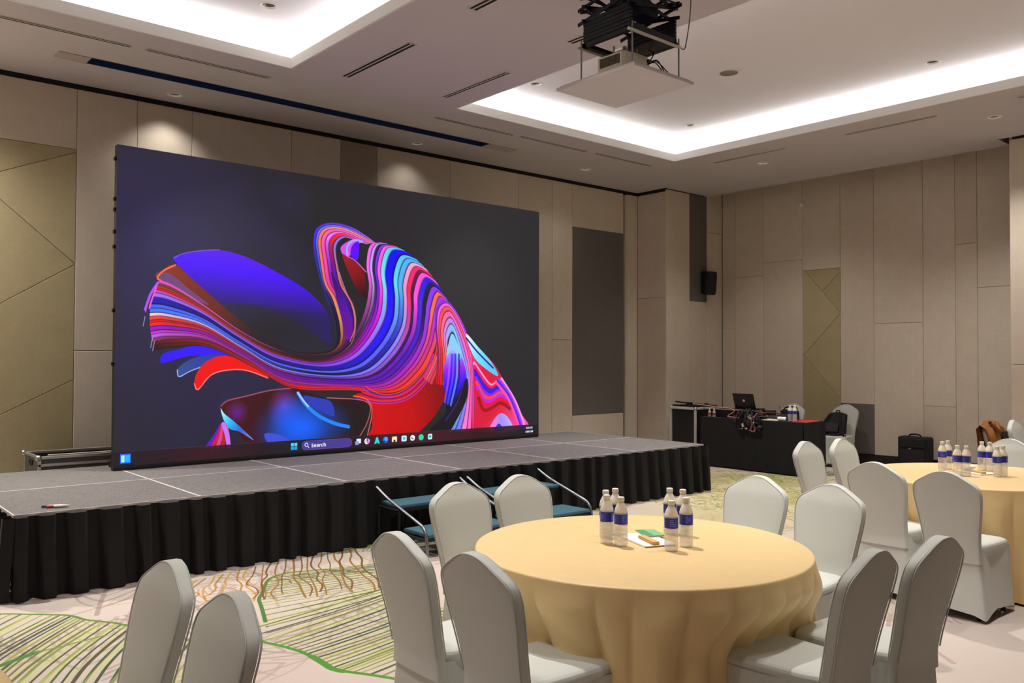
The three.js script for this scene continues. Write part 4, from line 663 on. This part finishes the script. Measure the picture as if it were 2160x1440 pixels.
// ---------------------------------------------------------------- flight case lying behind the stage
{
  const t = thing('open_flight_case', 'open aluminium-edged flight case lying behind the stage, left of the video wall', 'flight case', [0, 0, 0]);
  const cz0 = -9.62, cz1 = -9.0, x0 = 1.86, x1 = 3.6, y0 = 0.02, y1 = 0.69;
  obj('wall_panel', [span(x0 + .01, x1 - .01, y0 + .01, y1 - 0.03, cz0 + .005, cz0 + .015), span(x0 + .01, x1 - .01, y0 + .01, y1 - 0.03, cz1 - .015, cz1 - .005), span(x0 + .005, x0 + .015, y0 + .01, y1 - .03, cz0 + .01, cz1 - .01), span(x1 - .015, x1 - .005, y0 + .01, y1 - .03, cz0 + .01, cz1 - .01), span(x0, x1, y0, y0 + .012, cz0, cz1)], std('grey laminate', '#4a4740', 0.6), t);
  const e = 0.028; obj('edge_rail', [rbx(x1 - x0, e, e, 0.005, (x0 + x1) / 2, y1 - e / 2, cz0 + e / 2), rbx(x1 - x0, e, e, 0.005, (x0 + x1) / 2, y1 - e / 2, cz1 - e / 2), rbx(e, e, cz1 - cz0, 0.005, x0 + e / 2, y1 - e / 2, (cz0 + cz1) / 2), rbx(e, e, cz1 - cz0, 0.005, x1 - e / 2, y1 - e / 2, (cz0 + cz1) / 2), rbx(x1 - x0, e, e, 0.005, (x0 + x1) / 2, y1 - 0.085, cz1 - e / 2), ...[[x0, cz0], [x0, cz1], [x1, cz0], [x1, cz1]].map(([x, z]) => rbx(e, y1 - y0, e, 0.005, x + (x < 3 ? e / 2 : -e / 2), (y0 + y1) / 2, z + (z < -9.3 ? e / 2 : -e / 2)))], alu, t);
  obj('inner_rail', [rbx(x1 - x0 - 0.2, 0.02, 0.03, 0.004, (x0 + x1) / 2 + 0.06, y1 - 0.03, -9.36), rbx(x1 - x0 - 0.2, 0.02, 0.03, 0.004, (x0 + x1) / 2 + 0.02, y1 - 0.03, -9.2)], std('pale rail', '#cfc8b8', 0.5), t);
  for (const [x, z] of [[x0, cz0], [x0, cz1], [x1, cz1], [x1, cz0]]) obj('ball_corner', new THREE.SphereGeometry(0.03, 14, 10).translate(x, y1 - 0.012, z), chrome, t);
  obj('handle_cutout', [rbx(0.008, 0.045, 0.16, 0.003, x0 - 0.002, y1 - 0.07, -9.3)], black, t);
}
// ---------------------------------------------------------------- projector on a ceiling lift
{
  const X0 = 4.36, X1 = 4.86, Z0 = -4.3, Z1 = -3.83, PY = 3.87;
  const t = thing('projector_lift', 'black scissor lift hanging from the ceiling with a grey ceiling panel below', 'projector lift', [0, 0, 0]);
  obj('mounting_plate', [bx(0.62, 0.02, 0.6, 4.61, CEIL - 0.011, -4.07), bx(0.5, 0.03, 0.05, 4.61, CEIL - 0.034, -3.86), bx(0.5, 0.03, 0.05, 4.61, CEIL - 0.034, -4.27)], darkSteel, t);
  const lv = 4, ya = 4.06, yb = CEIL - 0.05, dy = (yb - ya) / lv;                     // crossed arms in four planes, packed closer towards the bottom
  const lev = (k) => ya + (yb - ya) * Math.pow(k / lv, 1.0);
  for (const x of [X0 + 0.02, X0 + 0.045, X1 - 0.045, X1 - 0.02]) for (let k = 0; k < lv; k++) { const up = (x === X0 + 0.02 || x === X1 - 0.02) ? 1 : -1, a = up > 0 ? Z0 - 0.06 : Z1 + 0.05, b = up > 0 ? Z1 + 0.05 : Z0 - 0.06; obj('scissor_arm', bar([x, lev(k), a], [x, lev(k + 1), b], 0.01, 0.024), darkSteel, t); }
  for (const z of [Z0 + 0.02, Z0 + 0.04, Z1 - 0.04, Z1 - 0.02]) for (let k = 0; k < lv; k++) { const up = (z === Z0 + 0.02 || z === Z1 - 0.02) ? 1 : -1, a = up > 0 ? X0 - 0.02 : X1 + 0.02, b = up > 0 ? X1 + 0.02 : X0 - 0.02; obj('scissor_arm', bar([a, lev(k), z], [b, lev(k + 1), z], 0.01, 0.024), darkSteel, t); }
  for (let k = 1; k < lv; k++) for (const z of [Z0 - 0.03, Z1 + 0.03]) obj('hinge_pin', rod([X0, lev(k), z], [X1, lev(k), z], 0.007), darkSteel, t);
  for (let k = 0; k < 6; k++) for (const x of [X0 + 0.012 + 0.002 * (k % 2), X1 - 0.012]) obj('stacked_bar', bx(0.02, 0.022, Z1 - Z0 - 0.02, x, PY + 0.055 + k * 0.027, (Z0 + Z1) / 2), darkSteel, t);
  obj('lower_carriage', [bx(0.03, 0.03, Z1 - Z0, X0 + 0.015, PY + 0.02, (Z0 + Z1) / 2), bx(0.03, 0.03, Z1 - Z0, X1 - 0.015, PY + 0.02, (Z0 + Z1) / 2), bx(X1 - X0, 0.03, 0.03, (X0 + X1) / 2, PY + 0.02, Z0 + 0.02), bx(X1 - X0, 0.06, 0.02, (X0 + X1) / 2, PY + 0.035, Z1 - 0.02), bx(0.2, 0.012, Z1 - Z0, 4.72, PY + 0.01, (Z0 + Z1) / 2)], darkSteel, t);
  obj('cable_drum', [cyl(0.07, 0.07, 0.3, 0, 0, 0, 22).rotateZ(Math.PI / 2).translate(4.62, 4.2, -4.06), bx(0.16, 0.1, 0.14, 4.68, 4.13, -4.0)], std('dark navy motor', '#10162a', 0.5), t);
  for (const z of [Z0 - 0.008, Z1 + 0.008]) obj('frame_tube', rod([X0 - 0.04, PY, z], [X1 + 0.02, PY, z], 0.011, 12), std('pale grey tube', '#d2cfc4', 0.45, 0.1), t);
  for (const [x, z] of [[X0, Z0 - 0.008], [X0, Z1 + 0.008], [X1, Z1 + 0.008], [X1, Z0 - 0.008]]) obj('hanger_rod', rod([x, 3.61, z], [x, PY + 0.06, z], 0.006), std('steel rod ' + x + z, '#77787a', 0.35, 0.8), t);
  const panel = obj('ceiling_panel', [rbx(0.645, 0.022, 0.755, 0.003, 4.618, 3.606, -4.125), bx(0.6, 0.02, 0.71, 4.618, 3.622, -4.125)], std('panel paint', '#cbc6c8', 0.9), t); panel.userData.label = 'flat grey ceiling panel hung on rods';
  obj('power_lead', tube([[X1 + 0.01, PY, Z1 + 0.01], [4.93, PY + 0.01, -3.82], [4.96, 4.1, -3.8], [4.97, 4.3, -3.8], [4.93, CEIL - 0.01, -3.82]], 0.004, 30, 6), std('grey cable', '#5d5856', 0.6), t);
  const cream = std('cream projector shell', '#d8d0b8', 0.5);
  const p = thing('projector', 'cream projector with a dark vent grille, hanging under the black lift', 'projector', [0, 0, 0]);
  const shell = new THREE.Shape([[4.42, 4.2], [4.42, 3.975], [4.44, 3.955], [4.55, 3.94], [4.66, 3.945], [4.71, 3.97], [4.72, 4.0], [4.72, 4.19], [4.70, 4.21], [4.44, 4.21]].map(([x, z]) => new THREE.Vector2(x, z)));
  obj('body', new THREE.ExtrudeGeometry(shell, { depth: 0.095, bevelEnabled: true, bevelSize: 0.006, bevelOffset: -0.006, bevelThickness: 0.008, bevelSegments: 2 }).rotateX(-Math.PI / 2).translate(0, 3.683, 0), cream, p);
  obj('vent_grille', [bx(0.004, 0.066, 0.19, 4.4195, 3.737, -4.085)], std('vent recess', '#3b352c', 0.7), p);
  for (let k = 0; k < 16; k++) obj('vent_slat', bx(0.005, 0.066, 0.004, 4.4175, 3.737, -4.17 + k * 0.0115), std('vent slat', '#6b624f', 0.6), p);
  obj('lens', [cyl(0.034, 0.034, 0.05, 0, 0, 0, 24).rotateX(Math.PI / 2).translate(4.6, 3.735, -4.235)], black, p);
  obj('mount', [cyl(0.025, 0.025, 0.085, 4.58, 3.832, -4.08), bx(0.18, 0.01, 0.14, 4.58, 3.789, -4.08), rod([4.5, 3.79, -4.12], [4.5, PY, -4.12], 0.007), rod([4.66, 3.79, -4.04], [4.66, PY, -4.04], 0.007)], chrome, p);
  for (const [s, e] of [[[4.68, 3.745, -3.955], [4.86, 3.64, -3.86]], [[4.7, 3.76, -3.965], [4.84, 3.665, -3.9]], [[4.66, 3.73, -3.95], [4.81, 3.63, -3.87]]]) obj('lead', tube([s, [s[0] + 0.06, s[1] + 0.02, s[2] + 0.03], [(s[0] + e[0]) / 2 + 0.03, (s[1] + e[1]) / 2 - 0.02, e[2]], e], 0.004, 22, 6), rubber, p);
  obj('lead', tube([[4.72, 3.76, -3.98], [4.76, 3.84, -3.97], [4.74, PY, -4.0]], 0.004, 16, 6), rubber, p); obj('plug', bx(0.035, 0.022, 0.025, 4.675, 3.755, -3.945), black, p);
}
// ---------------------------------------------------------------- speaker on the corner pier
{
  const t = thing('wall_speaker', 'black loudspeaker on a bracket high on the grey strip of the corner pier', 'speaker', [12.3, 2.96, -9.0], -0.5);
  const s = new THREE.Shape(); s.moveTo(-0.1, -0.1); s.quadraticCurveTo(-0.11, 0.02, -0.06, 0.08); s.quadraticCurveTo(0, 0.115, 0.06, 0.08); s.quadraticCurveTo(0.11, 0.02, 0.1, -0.1); s.quadraticCurveTo(0, -0.13, -0.1, -0.1);
  const g = new THREE.ExtrudeGeometry(s, { depth: 0.36, bevelEnabled: true, bevelSize: 0.02, bevelThickness: 0.02, bevelSegments: 4, curveSegments: 12 }).rotateX(Math.PI / 2).translate(0, 0.18, 0).rotateX(0.16);
  obj('cabinet', g, black, t); obj('grille', rbx(0.15, 0.3, 0.02, 0.009, 0, -0.005, 0.115).rotateX(0.16), std('speaker grille', '#17171a', 0.85), t);
  obj('bracket', [rod([0, 0.0, -0.1], [-0.05, 0.0, -0.17], 0.014), cyl(0.05, 0.05, 0.02, 0, 0, 0, 22).rotateX(Math.PI / 2).rotateY(0.5).translate(-0.075, 0, -0.13)], alu, t);
}
// ---------------------------------------------------------------- equipment desk in the corner
{
  const X0 = 10.77, X1 = 11.36, Z0 = -8.05, Z1 = -6.32, Y = 0.75;
  const d = thing('equipment_desk', 'trestle desk covered to the floor in black cloth, standing near the right wall', 'desk', [0, 0, 0]);
  obj('cloth_top', rbx(X1 - X0, 0.012, Z1 - Z0, 0.004, (X0 + X1) / 2, Y - 0.006, (Z0 + Z1) / 2), deskCloth, d);
  const drop = (L, place) => sheet(Math.ceil(L / 0.03), 8, (u, v) => { const s = u * L, o = 0.004 + v * (0.01 + 0.012 * Math.sin(s * 9) + 0.01 * Math.sin(s * 23 + 1)); return place(s, Y - 0.004 - v * (Y - 0.02), o); });
  obj('cloth_drop', drop(Z1 - Z0, (s, y, o) => [X0 - o, y, Z1 - s]), deskCloth, d); obj('cloth_drop', drop(X1 - X0, (s, y, o) => [X0 + s, y, Z1 + o]), deskCloth, d); obj('cloth_drop', drop(X1 - X0, (s, y, o) => [X1 - s, y, Z0 - o]), deskCloth, d); obj('cloth_drop', drop(Z1 - Z0, (s, y, o) => [X1 + o, y, Z0 + s]), deskCloth, d);
  for (const x of [X0 + 0.06, X1 - 0.06]) for (const z of [Z0 + 0.1, Z1 - 0.1]) obj('leg', rod([x, 0, z], [x, Y - 0.012, z], 0.014), darkSteel, d);
  // tall flight case at the end of the desk
  const f = thing('flight_case', 'upright black flight case with pale metal edges, standing between the stage and the desk', 'flight case', [10.86, 0, -8.46], 0);
  const paleEdge = std('pale case edging', '#c4c2bc', 0.45, 0.2), w = 0.48, h = 0.86, dp = 0.5, e = 0.034;
  obj('body', rbx(dp - 0.02, h - 0.06, w - 0.02, 0.01, dp / 2, h / 2 + 0.02, 0), black, f);
  for (const z of [-w / 2, w / 2]) for (const x of [0, dp]) obj('edge', rbx(e, h - 0.05, e, 0.006, x, h / 2 + 0.02, z), paleEdge, f);
  for (const y of [h - 0.005, 0.06]) { for (const x of [0, dp]) obj('edge', rbx(e, e, w, 0.006, x, y, 0), paleEdge, f); for (const z of [-w / 2, w / 2]) obj('edge', rbx(dp, e, e, 0.006, dp / 2, y, z), paleEdge, f); }
  for (const z of [-w / 2, w / 2]) for (const x of [0, dp]) obj('ball_corner', new THREE.SphereGeometry(0.028, 12, 8).translate(x, h - 0.006, z), chrome, f);
  for (const z of [-w / 2 + 0.08, w / 2 - 0.08]) for (const x of [0.08, dp - 0.08]) obj('castor', cyl(0.03, 0.03, 0.025, 0, 0, 0, 14).rotateZ(Math.PI / 2).translate(x, 0.03, z), rubber, f);
  const s = thing('microphone_stand', 'folded black stand lying across the top of the upright flight case', 'stand', [10.95, h + 0.015, -8.45]);
  obj('pole', [rod([0.04, 0.07, -0.26], [0.1, 0.03, 0.5], 0.012), rod([0.1, 0.014, -0.2], [0.14, 0.016, 0.36], 0.012)], black, s); obj('leg', [rod([0.02, 0.014, -0.3], [0.05, 0.014, 0.2], 0.014), rod([0.17, 0.014, -0.26], [0.12, 0.03, 0.24], 0.011)], black, s); obj('clamp', [rbx(0.09, 0.06, 0.08, 0.01, 0.08, 0.042, -0.02), rbx(0.05, 0.05, 0.06, 0.01, 0.1, 0.04, 0.3)], black, s);
  // rack box, laptop, mixer
  const r = thing('rack_box', 'low black equipment box with a silver top edge on the desk, under the laptop', 'equipment box', [11.06, Y, -7.46]);
  obj('body', rbx(0.36, 0.125, 0.86, 0.008, 0, 0.065, 0), black, r); obj('edge', [rbx(0.02, 0.018, 0.86, 0.004, -0.18, 0.122, 0), rbx(0.02, 0.018, 0.86, 0.004, 0.18, 0.122, 0)], alu, r);
  for (let k = 0; k < 10; k++) obj('socket', cyl(0.011, 0.011, 0.01, 0, 0, 0, 12).rotateZ(Math.PI / 2).translate(-0.183, 0.04 + 0.04 * (k % 2), -0.05 + 0.045 * Math.floor(k / 2) * 1.6), k % 3 ? darkSteel : chrome, r);
  const l = thing('laptop', 'open black laptop with its lid back to us on the equipment desk', 'laptop', [11.04, Y + 0.131, -7.37], 0);
  obj('base', rbx(0.25, 0.018, 0.36, 0.006, 0.03, 0.009, 0), black, l);
  const lid = obj('lid', rbx(0.012, 0.235, 0.36, 0.005, 0, 0.1175, 0), std('laptop lid', '#131315', 0.35, 0.3), l); lid.position.set(-0.09, 0.016, 0); lid.rotation.z = 0.32; lid.rotation.y = 0;
  obj('lid_emblem', new THREE.CylinderGeometry(0.02, 0.02, 0.002, 24).rotateZ(Math.PI / 2).translate(-0.0065, 0.125, 0), std('pale emblem', '#d8d8d8', 0.3, 0.4), lid);
  const m = thing('audio_mixer', 'small dark audio mixer with knobs on the desk, in front of the laptop', 'audio mixer', [11.0, Y, -6.95], 0.1);
  obj('body', rbx(0.26, 0.05, 0.3, 0.008, 0, 0.026, 0), std('mixer shell', '#1d1c20', 0.5), m);
  for (let i = 0; i < 6; i++) for (let j = 0; j < 4; j++) obj('knob', cyl(0.007, 0.008, 0.014, -0.09 + j * 0.045, 0.058, -0.12 + i * 0.046, 10), [chrome, std('red knob', '#a02030', 0.4), std('grey knob', '#8a8a8a', 0.4)][(i + j) % 3], m);
  const tr = thing('transmitter_unit', 'dark wireless receiver standing on the desk beside the mixer', 'receiver', [11.12, Y, -6.8], 0);
  obj('body', rbx(0.18, 0.07, 0.24, 0.008, 0, 0.036, 0), std('receiver shell', '#221a20', 0.45), tr); obj('antenna', [rod([0.05, 0.07, -0.1], [0.05, 0.2, -0.14], 0.004), rod([0.05, 0.07, 0.1], [0.05, 0.19, 0.15], 0.004)], black, tr);
  // cables
  const cols = [['black', '#101012'], ['black', '#19181b'], ['pinkish', '#b06a66'], ['grey', '#6a6868'], ['dark red', '#5a1c24']];
  const bundle = thing('cable_bundle', 'tangle of black, grey and pink cables spilling over the desk’s front edge', 'cables', [0, 0, 0]);
  const keep = seedState; seedState = 4242;
  for (let k = 0; k < 26; k++) { const z = rr(-7.42, -6.98), z2 = z + rr(-0.22, 0.22), y = Y + rr(0.02, 0.13), dropY = Y - rr(0.0, 0.17); obj('cable', tube([[11.0 + rr(-.05, .1), Y + rr(.02, .14), z2 + rr(-.2, .2)], [10.9, y, z2], [10.82 + rr(-.04, .03), y + rr(-.02, .04), (z + z2) / 2], [10.745 + rr(-.02, .0), Y + rr(-.02, .05), z], [10.735, dropY, z + rr(-.05, .05)], [10.74 + rr(-.02, 0.0), dropY + rr(-.03, .06), z + rr(-.1, .1)]], rr(0.005, 0.009), 30, 6, 0.5), std('cable ' + k, cols[k % 8 === 2 ? 2 : k % 8 === 5 ? 3 : k % 8 === 6 ? 4 : k % 2][1], 0.5), bundle); }
  for (let k = 0; k < 7; k++) obj('plug', rbx(0.02, 0.02, 0.055, 0.006).rotateY(rr(0, 3)).rotateX(rr(-1, 1)).translate(10.715 + rr(0, .04), Y - rr(-0.08, 0.16), rr(-7.36, -7.0)), k % 2 ? chrome : white, bundle);
  const pc = thing('cable', 'pink cable looping from the flight case along the desk to the laptop', 'cable', [0, 0, 0]);
  obj('lead', tube([[10.93, h + 0.07, -8.32], [10.95, Y + 0.155, -8.0], [10.875, Y + 0.148, -7.8], [10.872, Y + 0.142, -7.6], [10.86, Y + 0.1, -7.5], [10.85, Y + 0.02, -7.62], [10.84, Y + 0.012, -7.4]], 0.008, 50, 8), std('pink cable', '#c07c74', 0.5), pc); seedState = keep;
  // small bottles with red drink at the desk's left end
  const sb = (z, label) => { const t = thing('drink_bottle', label, 'bottle', [10.83, Y, z], 0, 'small drink bottles on the desk'); obj('glass', lathe([[0, 0], [0.024, 0], [0.026, 0.006], [0.026, 0.07], [0.018, 0.09], [0.011, 0.1], [0.011, 0.115], [0, 0.115]], 22), std('pale bottle ' + z, '#a39a8c', 0.25), t); obj('band', new THREE.CylinderGeometry(0.0265, 0.0265, 0.03, 22, 1, true).translate(0, 0.045, 0), std('red band ' + z, '#7a3a30', 0.5), t); obj('cap', cyl(0.013, 0.013, 0.016, 0, 0.12, 0), std('cream cap ' + z, '#d8d0b0', 0.4), t); };
  sb(-7.93, 'small pale drink bottle at the left end of the desk, beside the flight case'); sb(-7.845, 'small pale drink bottle on the desk, second from the flight case');
  // papers, cup, folder, bag
  const np = thing('paper_stack', 'stack of cream and white papers on the desk’s front edge', 'papers', [10.88, Y, -6.87], 0.1);
  obj('sheet', rbx(0.2, 0.012, 0.26, 0.002, 0, 0.006, 0, 1), std('cream paper', '#d8d2ae', 0.7), np); obj('sheet', rbx(0.18, 0.006, 0.2, 0.002, 0.03, 0.016, 0.03, 1).rotateY(0.3), paper, np); obj('sheet', rbx(0.14, 0.003, 0.2, 0.001, 0.05, 0.022, 0.02, 1).rotateY(-0.2), paper, np);
  const cup = thing('paper_cup', 'white paper cup lying on its side on the desk, by the bottles', 'cup', [10.85, Y + 0.037, -6.70], 0.35);
  obj('cup', lathe([[0, 0], [0.026, 0], [0.036, 0.115], [0.038, 0.117], [0.036, 0.119], [0.025, 0.004], [0, 0.004]], 26).rotateX(Math.PI / 2 + 0.09).translate(0, 0, -0.06), paper, cup);
  bottle(10.89, Y, -6.595, 'water bottle on the equipment desk, nearest the desk’s corner'); bottle(10.97, Y, -6.57, 'water bottle on the equipment desk, behind the front one'); bottle(10.90, Y, -6.525, 'water bottle on the equipment desk, next to the red folder');
  const fo = thing('folder', 'bright red folder on the right end of the equipment desk', 'folder', [11.03, Y, -6.43], 0.04);
  obj('cover', [rbx(0.42, 0.003, 0.2, 0.001, 0, 0.0115, 0, 1), rbx(0.42, 0.003, 0.2, 0.001, 0, 0.0015, 0, 1), rbx(0.42, 0.012, 0.003, 0.001, 0, 0.0065, -0.1, 1)], std('red folder card', '#d8201c', 0.5), fo); obj('pages', rbx(0.41, 0.007, 0.19, 0.001, 0, 0.0065, 0.002, 1), paper, fo);
  const bag = thing('shoulder_bag', 'dark bag hung on the chair behind the equipment desk', 'bag', [11.99, 0.48, -7.28], -Math.PI / 2);
  obj('body', new RoundedBoxGeometry(0.3, 0.36, 0.12, 5, 0.05).rotateX(-0.2).translate(0, 0.19, 0.0), rubber, bag); obj('strap', tube([[-0.12, 0.33, -0.02], [-0.1, 0.39, -0.06], [0, 0.41, -0.07], [0.1, 0.39, -0.06], [0.12, 0.33, -0.02]], 0.012, 20, 8), rubber, bag);
}
// ---------------------------------------------------------------- backpack, suitcase, jacket
{
  const t = thing('backpack', 'black backpack leaning on the covered chair by the right wall', 'backpack', [12.3, 0.482, -6.69], -Math.PI / 2 + 0.1);
  const body = sheet(40, 26, (u, v) => { const k = -u * Math.PI * 2, y = v * 0.34, w = lerp(0.18, 0.13, Math.pow(v, 1.6)) * (v < 0.08 ? Math.sqrt(v / 0.08) * 0.25 + 0.75 : 1) * (v > 0.9 ? Math.sqrt(Math.max(0, (1 - v) / 0.1)) : 1), d = lerp(0.11, 0.07, v) * (v > 0.9 ? Math.sqrt(Math.max(0.0, (1 - v) / 0.1)) : 1), a = Math.sign(Math.cos(k)) * Math.pow(Math.abs(Math.cos(k)), 0.55), b = Math.sign(Math.sin(k)) * Math.pow(Math.abs(Math.sin(k)), 0.6); return [a * w, y, b * d - 0.2 * v + 0.06 + 0.01 * Math.sin(9 * v + 4 * a)]; }, true);
  const cloth = std('black backpack cloth', '#101114', 0.75); obj('body', body, cloth, t);
  obj('front_pocket', new RoundedBoxGeometry(0.22, 0.16, 0.05, 4, 0.022).rotateX(-0.5).translate(0, 0.11, 0.118), std('backpack pocket', '#15161a', 0.7), t);
  for (const s of [-1, 1]) obj('strap', tube([[s * 0.07, 0.32, -0.09], [s * 0.1, 0.26, 0.03], [s * 0.14, 0.14, 0.13], [s * 0.19, 0.02, 0.15], [s * 0.215, -0.06, 0.13], [s * 0.2, 0.0, 0.08]], 0.012, 30, 8), std('strap webbing', '#0b0b0d', 0.8), t);
  obj('hang_loop', tube([[-0.03, 0.335, -0.135], [-0.02, 0.36, -0.14], [0.02, 0.36, -0.14], [0.03, 0.335, -0.135]], 0.008, 16, 8), cloth, t);
}
{
  const t = thing('suitcase', 'small black suitcase standing on the floor against the right wall', 'suitcase', [12.62, 0, -5.6], -Math.PI / 2);
  obj('body', rbx(0.44, 0.48, 0.22, 0.035, 0, 0.27, 0, 4), std('black suitcase cloth', '#111216', 0.7), t);
  obj('front_pocket', rbx(0.36, 0.26, 0.03, 0.014, 0, 0.2, 0.118, 3), std('suitcase pocket', '#16171b', 0.7), t); obj('upper_pocket', rbx(0.36, 0.12, 0.024, 0.011, 0, 0.42, 0.114, 3), std('suitcase pocket b', '#14151a', 0.7), t);
  obj('handle', tube([[-0.09, 0.505, 0.02], [-0.07, 0.535, 0.02], [0, 0.545, 0.02], [0.07, 0.535, 0.02], [0.09, 0.505, 0.02]], 0.011, 24, 8), rubber, t); obj('badge', rbx(0.045, 0.02, 0.004, 0.002, -0.03, 0.34, 0.135, 1), chrome, t); obj('zip', [bx(0.35, 0.006, 0.004, 0, 0.345, 0.129), bx(0.43, 0.006, 0.004, 0, 0.49, 0.104)], darkSteel, t);
  for (const s of [-1, 1]) obj('wheel', cyl(0.03, 0.03, 0.03, 0, 0, 0, 16).rotateZ(Math.PI / 2).translate(s * 0.17, 0.03, -0.07), rubber, t); obj('foot', [bx(0.03, 0.035, 0.03, -0.17, 0.0175, 0.07), bx(0.03, 0.035, 0.03, 0.17, 0.0175, 0.07)], rubber, t);
}
{
  const brown = std('brown jacket cloth', '#8a5526', 0.85, 0, { side: THREE.DoubleSide });
  const t = thing('jacket', 'brown jacket draped over a covered chair, far right beyond the bottles', 'jacket', [10.46, 0, -3.82], 0.03);
  // local: chair crown at x=0, z=0 (back leans to -z), front is +z
  const prof = (x) => 0.945 - 0.62 * x * x - 2.2 * Math.pow(Math.abs(x), 4);
  const drape = (side) => sheet(44, 24, (u, v) => { const x = lerp(-0.29, 0.29, u), top = prof(clamp(x, -0.24, 0.24)) + 0.006, len = side > 0 ? 0.34 + 0.04 * Math.sin(u * 7) : 0.4 + 0.03 * Math.sin(u * 9), y = top - v * len, foldA = 0.018 * Math.sin(u * 26 + side) * smooth(0, 0.5, v) + 0.012 * Math.sin(u * 11 + 2) * v, out = side * (0.046 * smooth(0, 0.14, v) + 0.03 * v + foldA) + 0.26 * (0.933 - y) * 0.85 * 0.9; return [x * (1 + 0.12 * v), y, out]; });
  obj('front_drape', drape(1), brown, t); obj('back_drape', drape(-1), brown, t);
  obj('sleeve', tube([[-0.2, 0.86, 0.07], [-0.245, 0.78, 0.11], [-0.25, 0.68, 0.13], [-0.235, 0.57, 0.15]], 0.042, 26, 14), brown, t); obj('collar', tube([[-0.11, 0.925, 0.05], [-0.03, 0.86, 0.09], [0.03, 0.84, 0.095], [0.11, 0.92, 0.05]], 0.022, 24, 10), brown, t);
  obj('lining', new RoundedBoxGeometry(0.16, 0.24, 0.02, 3, 0.009).rotateX(-0.1).translate(0.15, 0.7, 0.13), std('dark lining', '#2a1612', 0.9), t);
}

renderer.render(scene, camera);
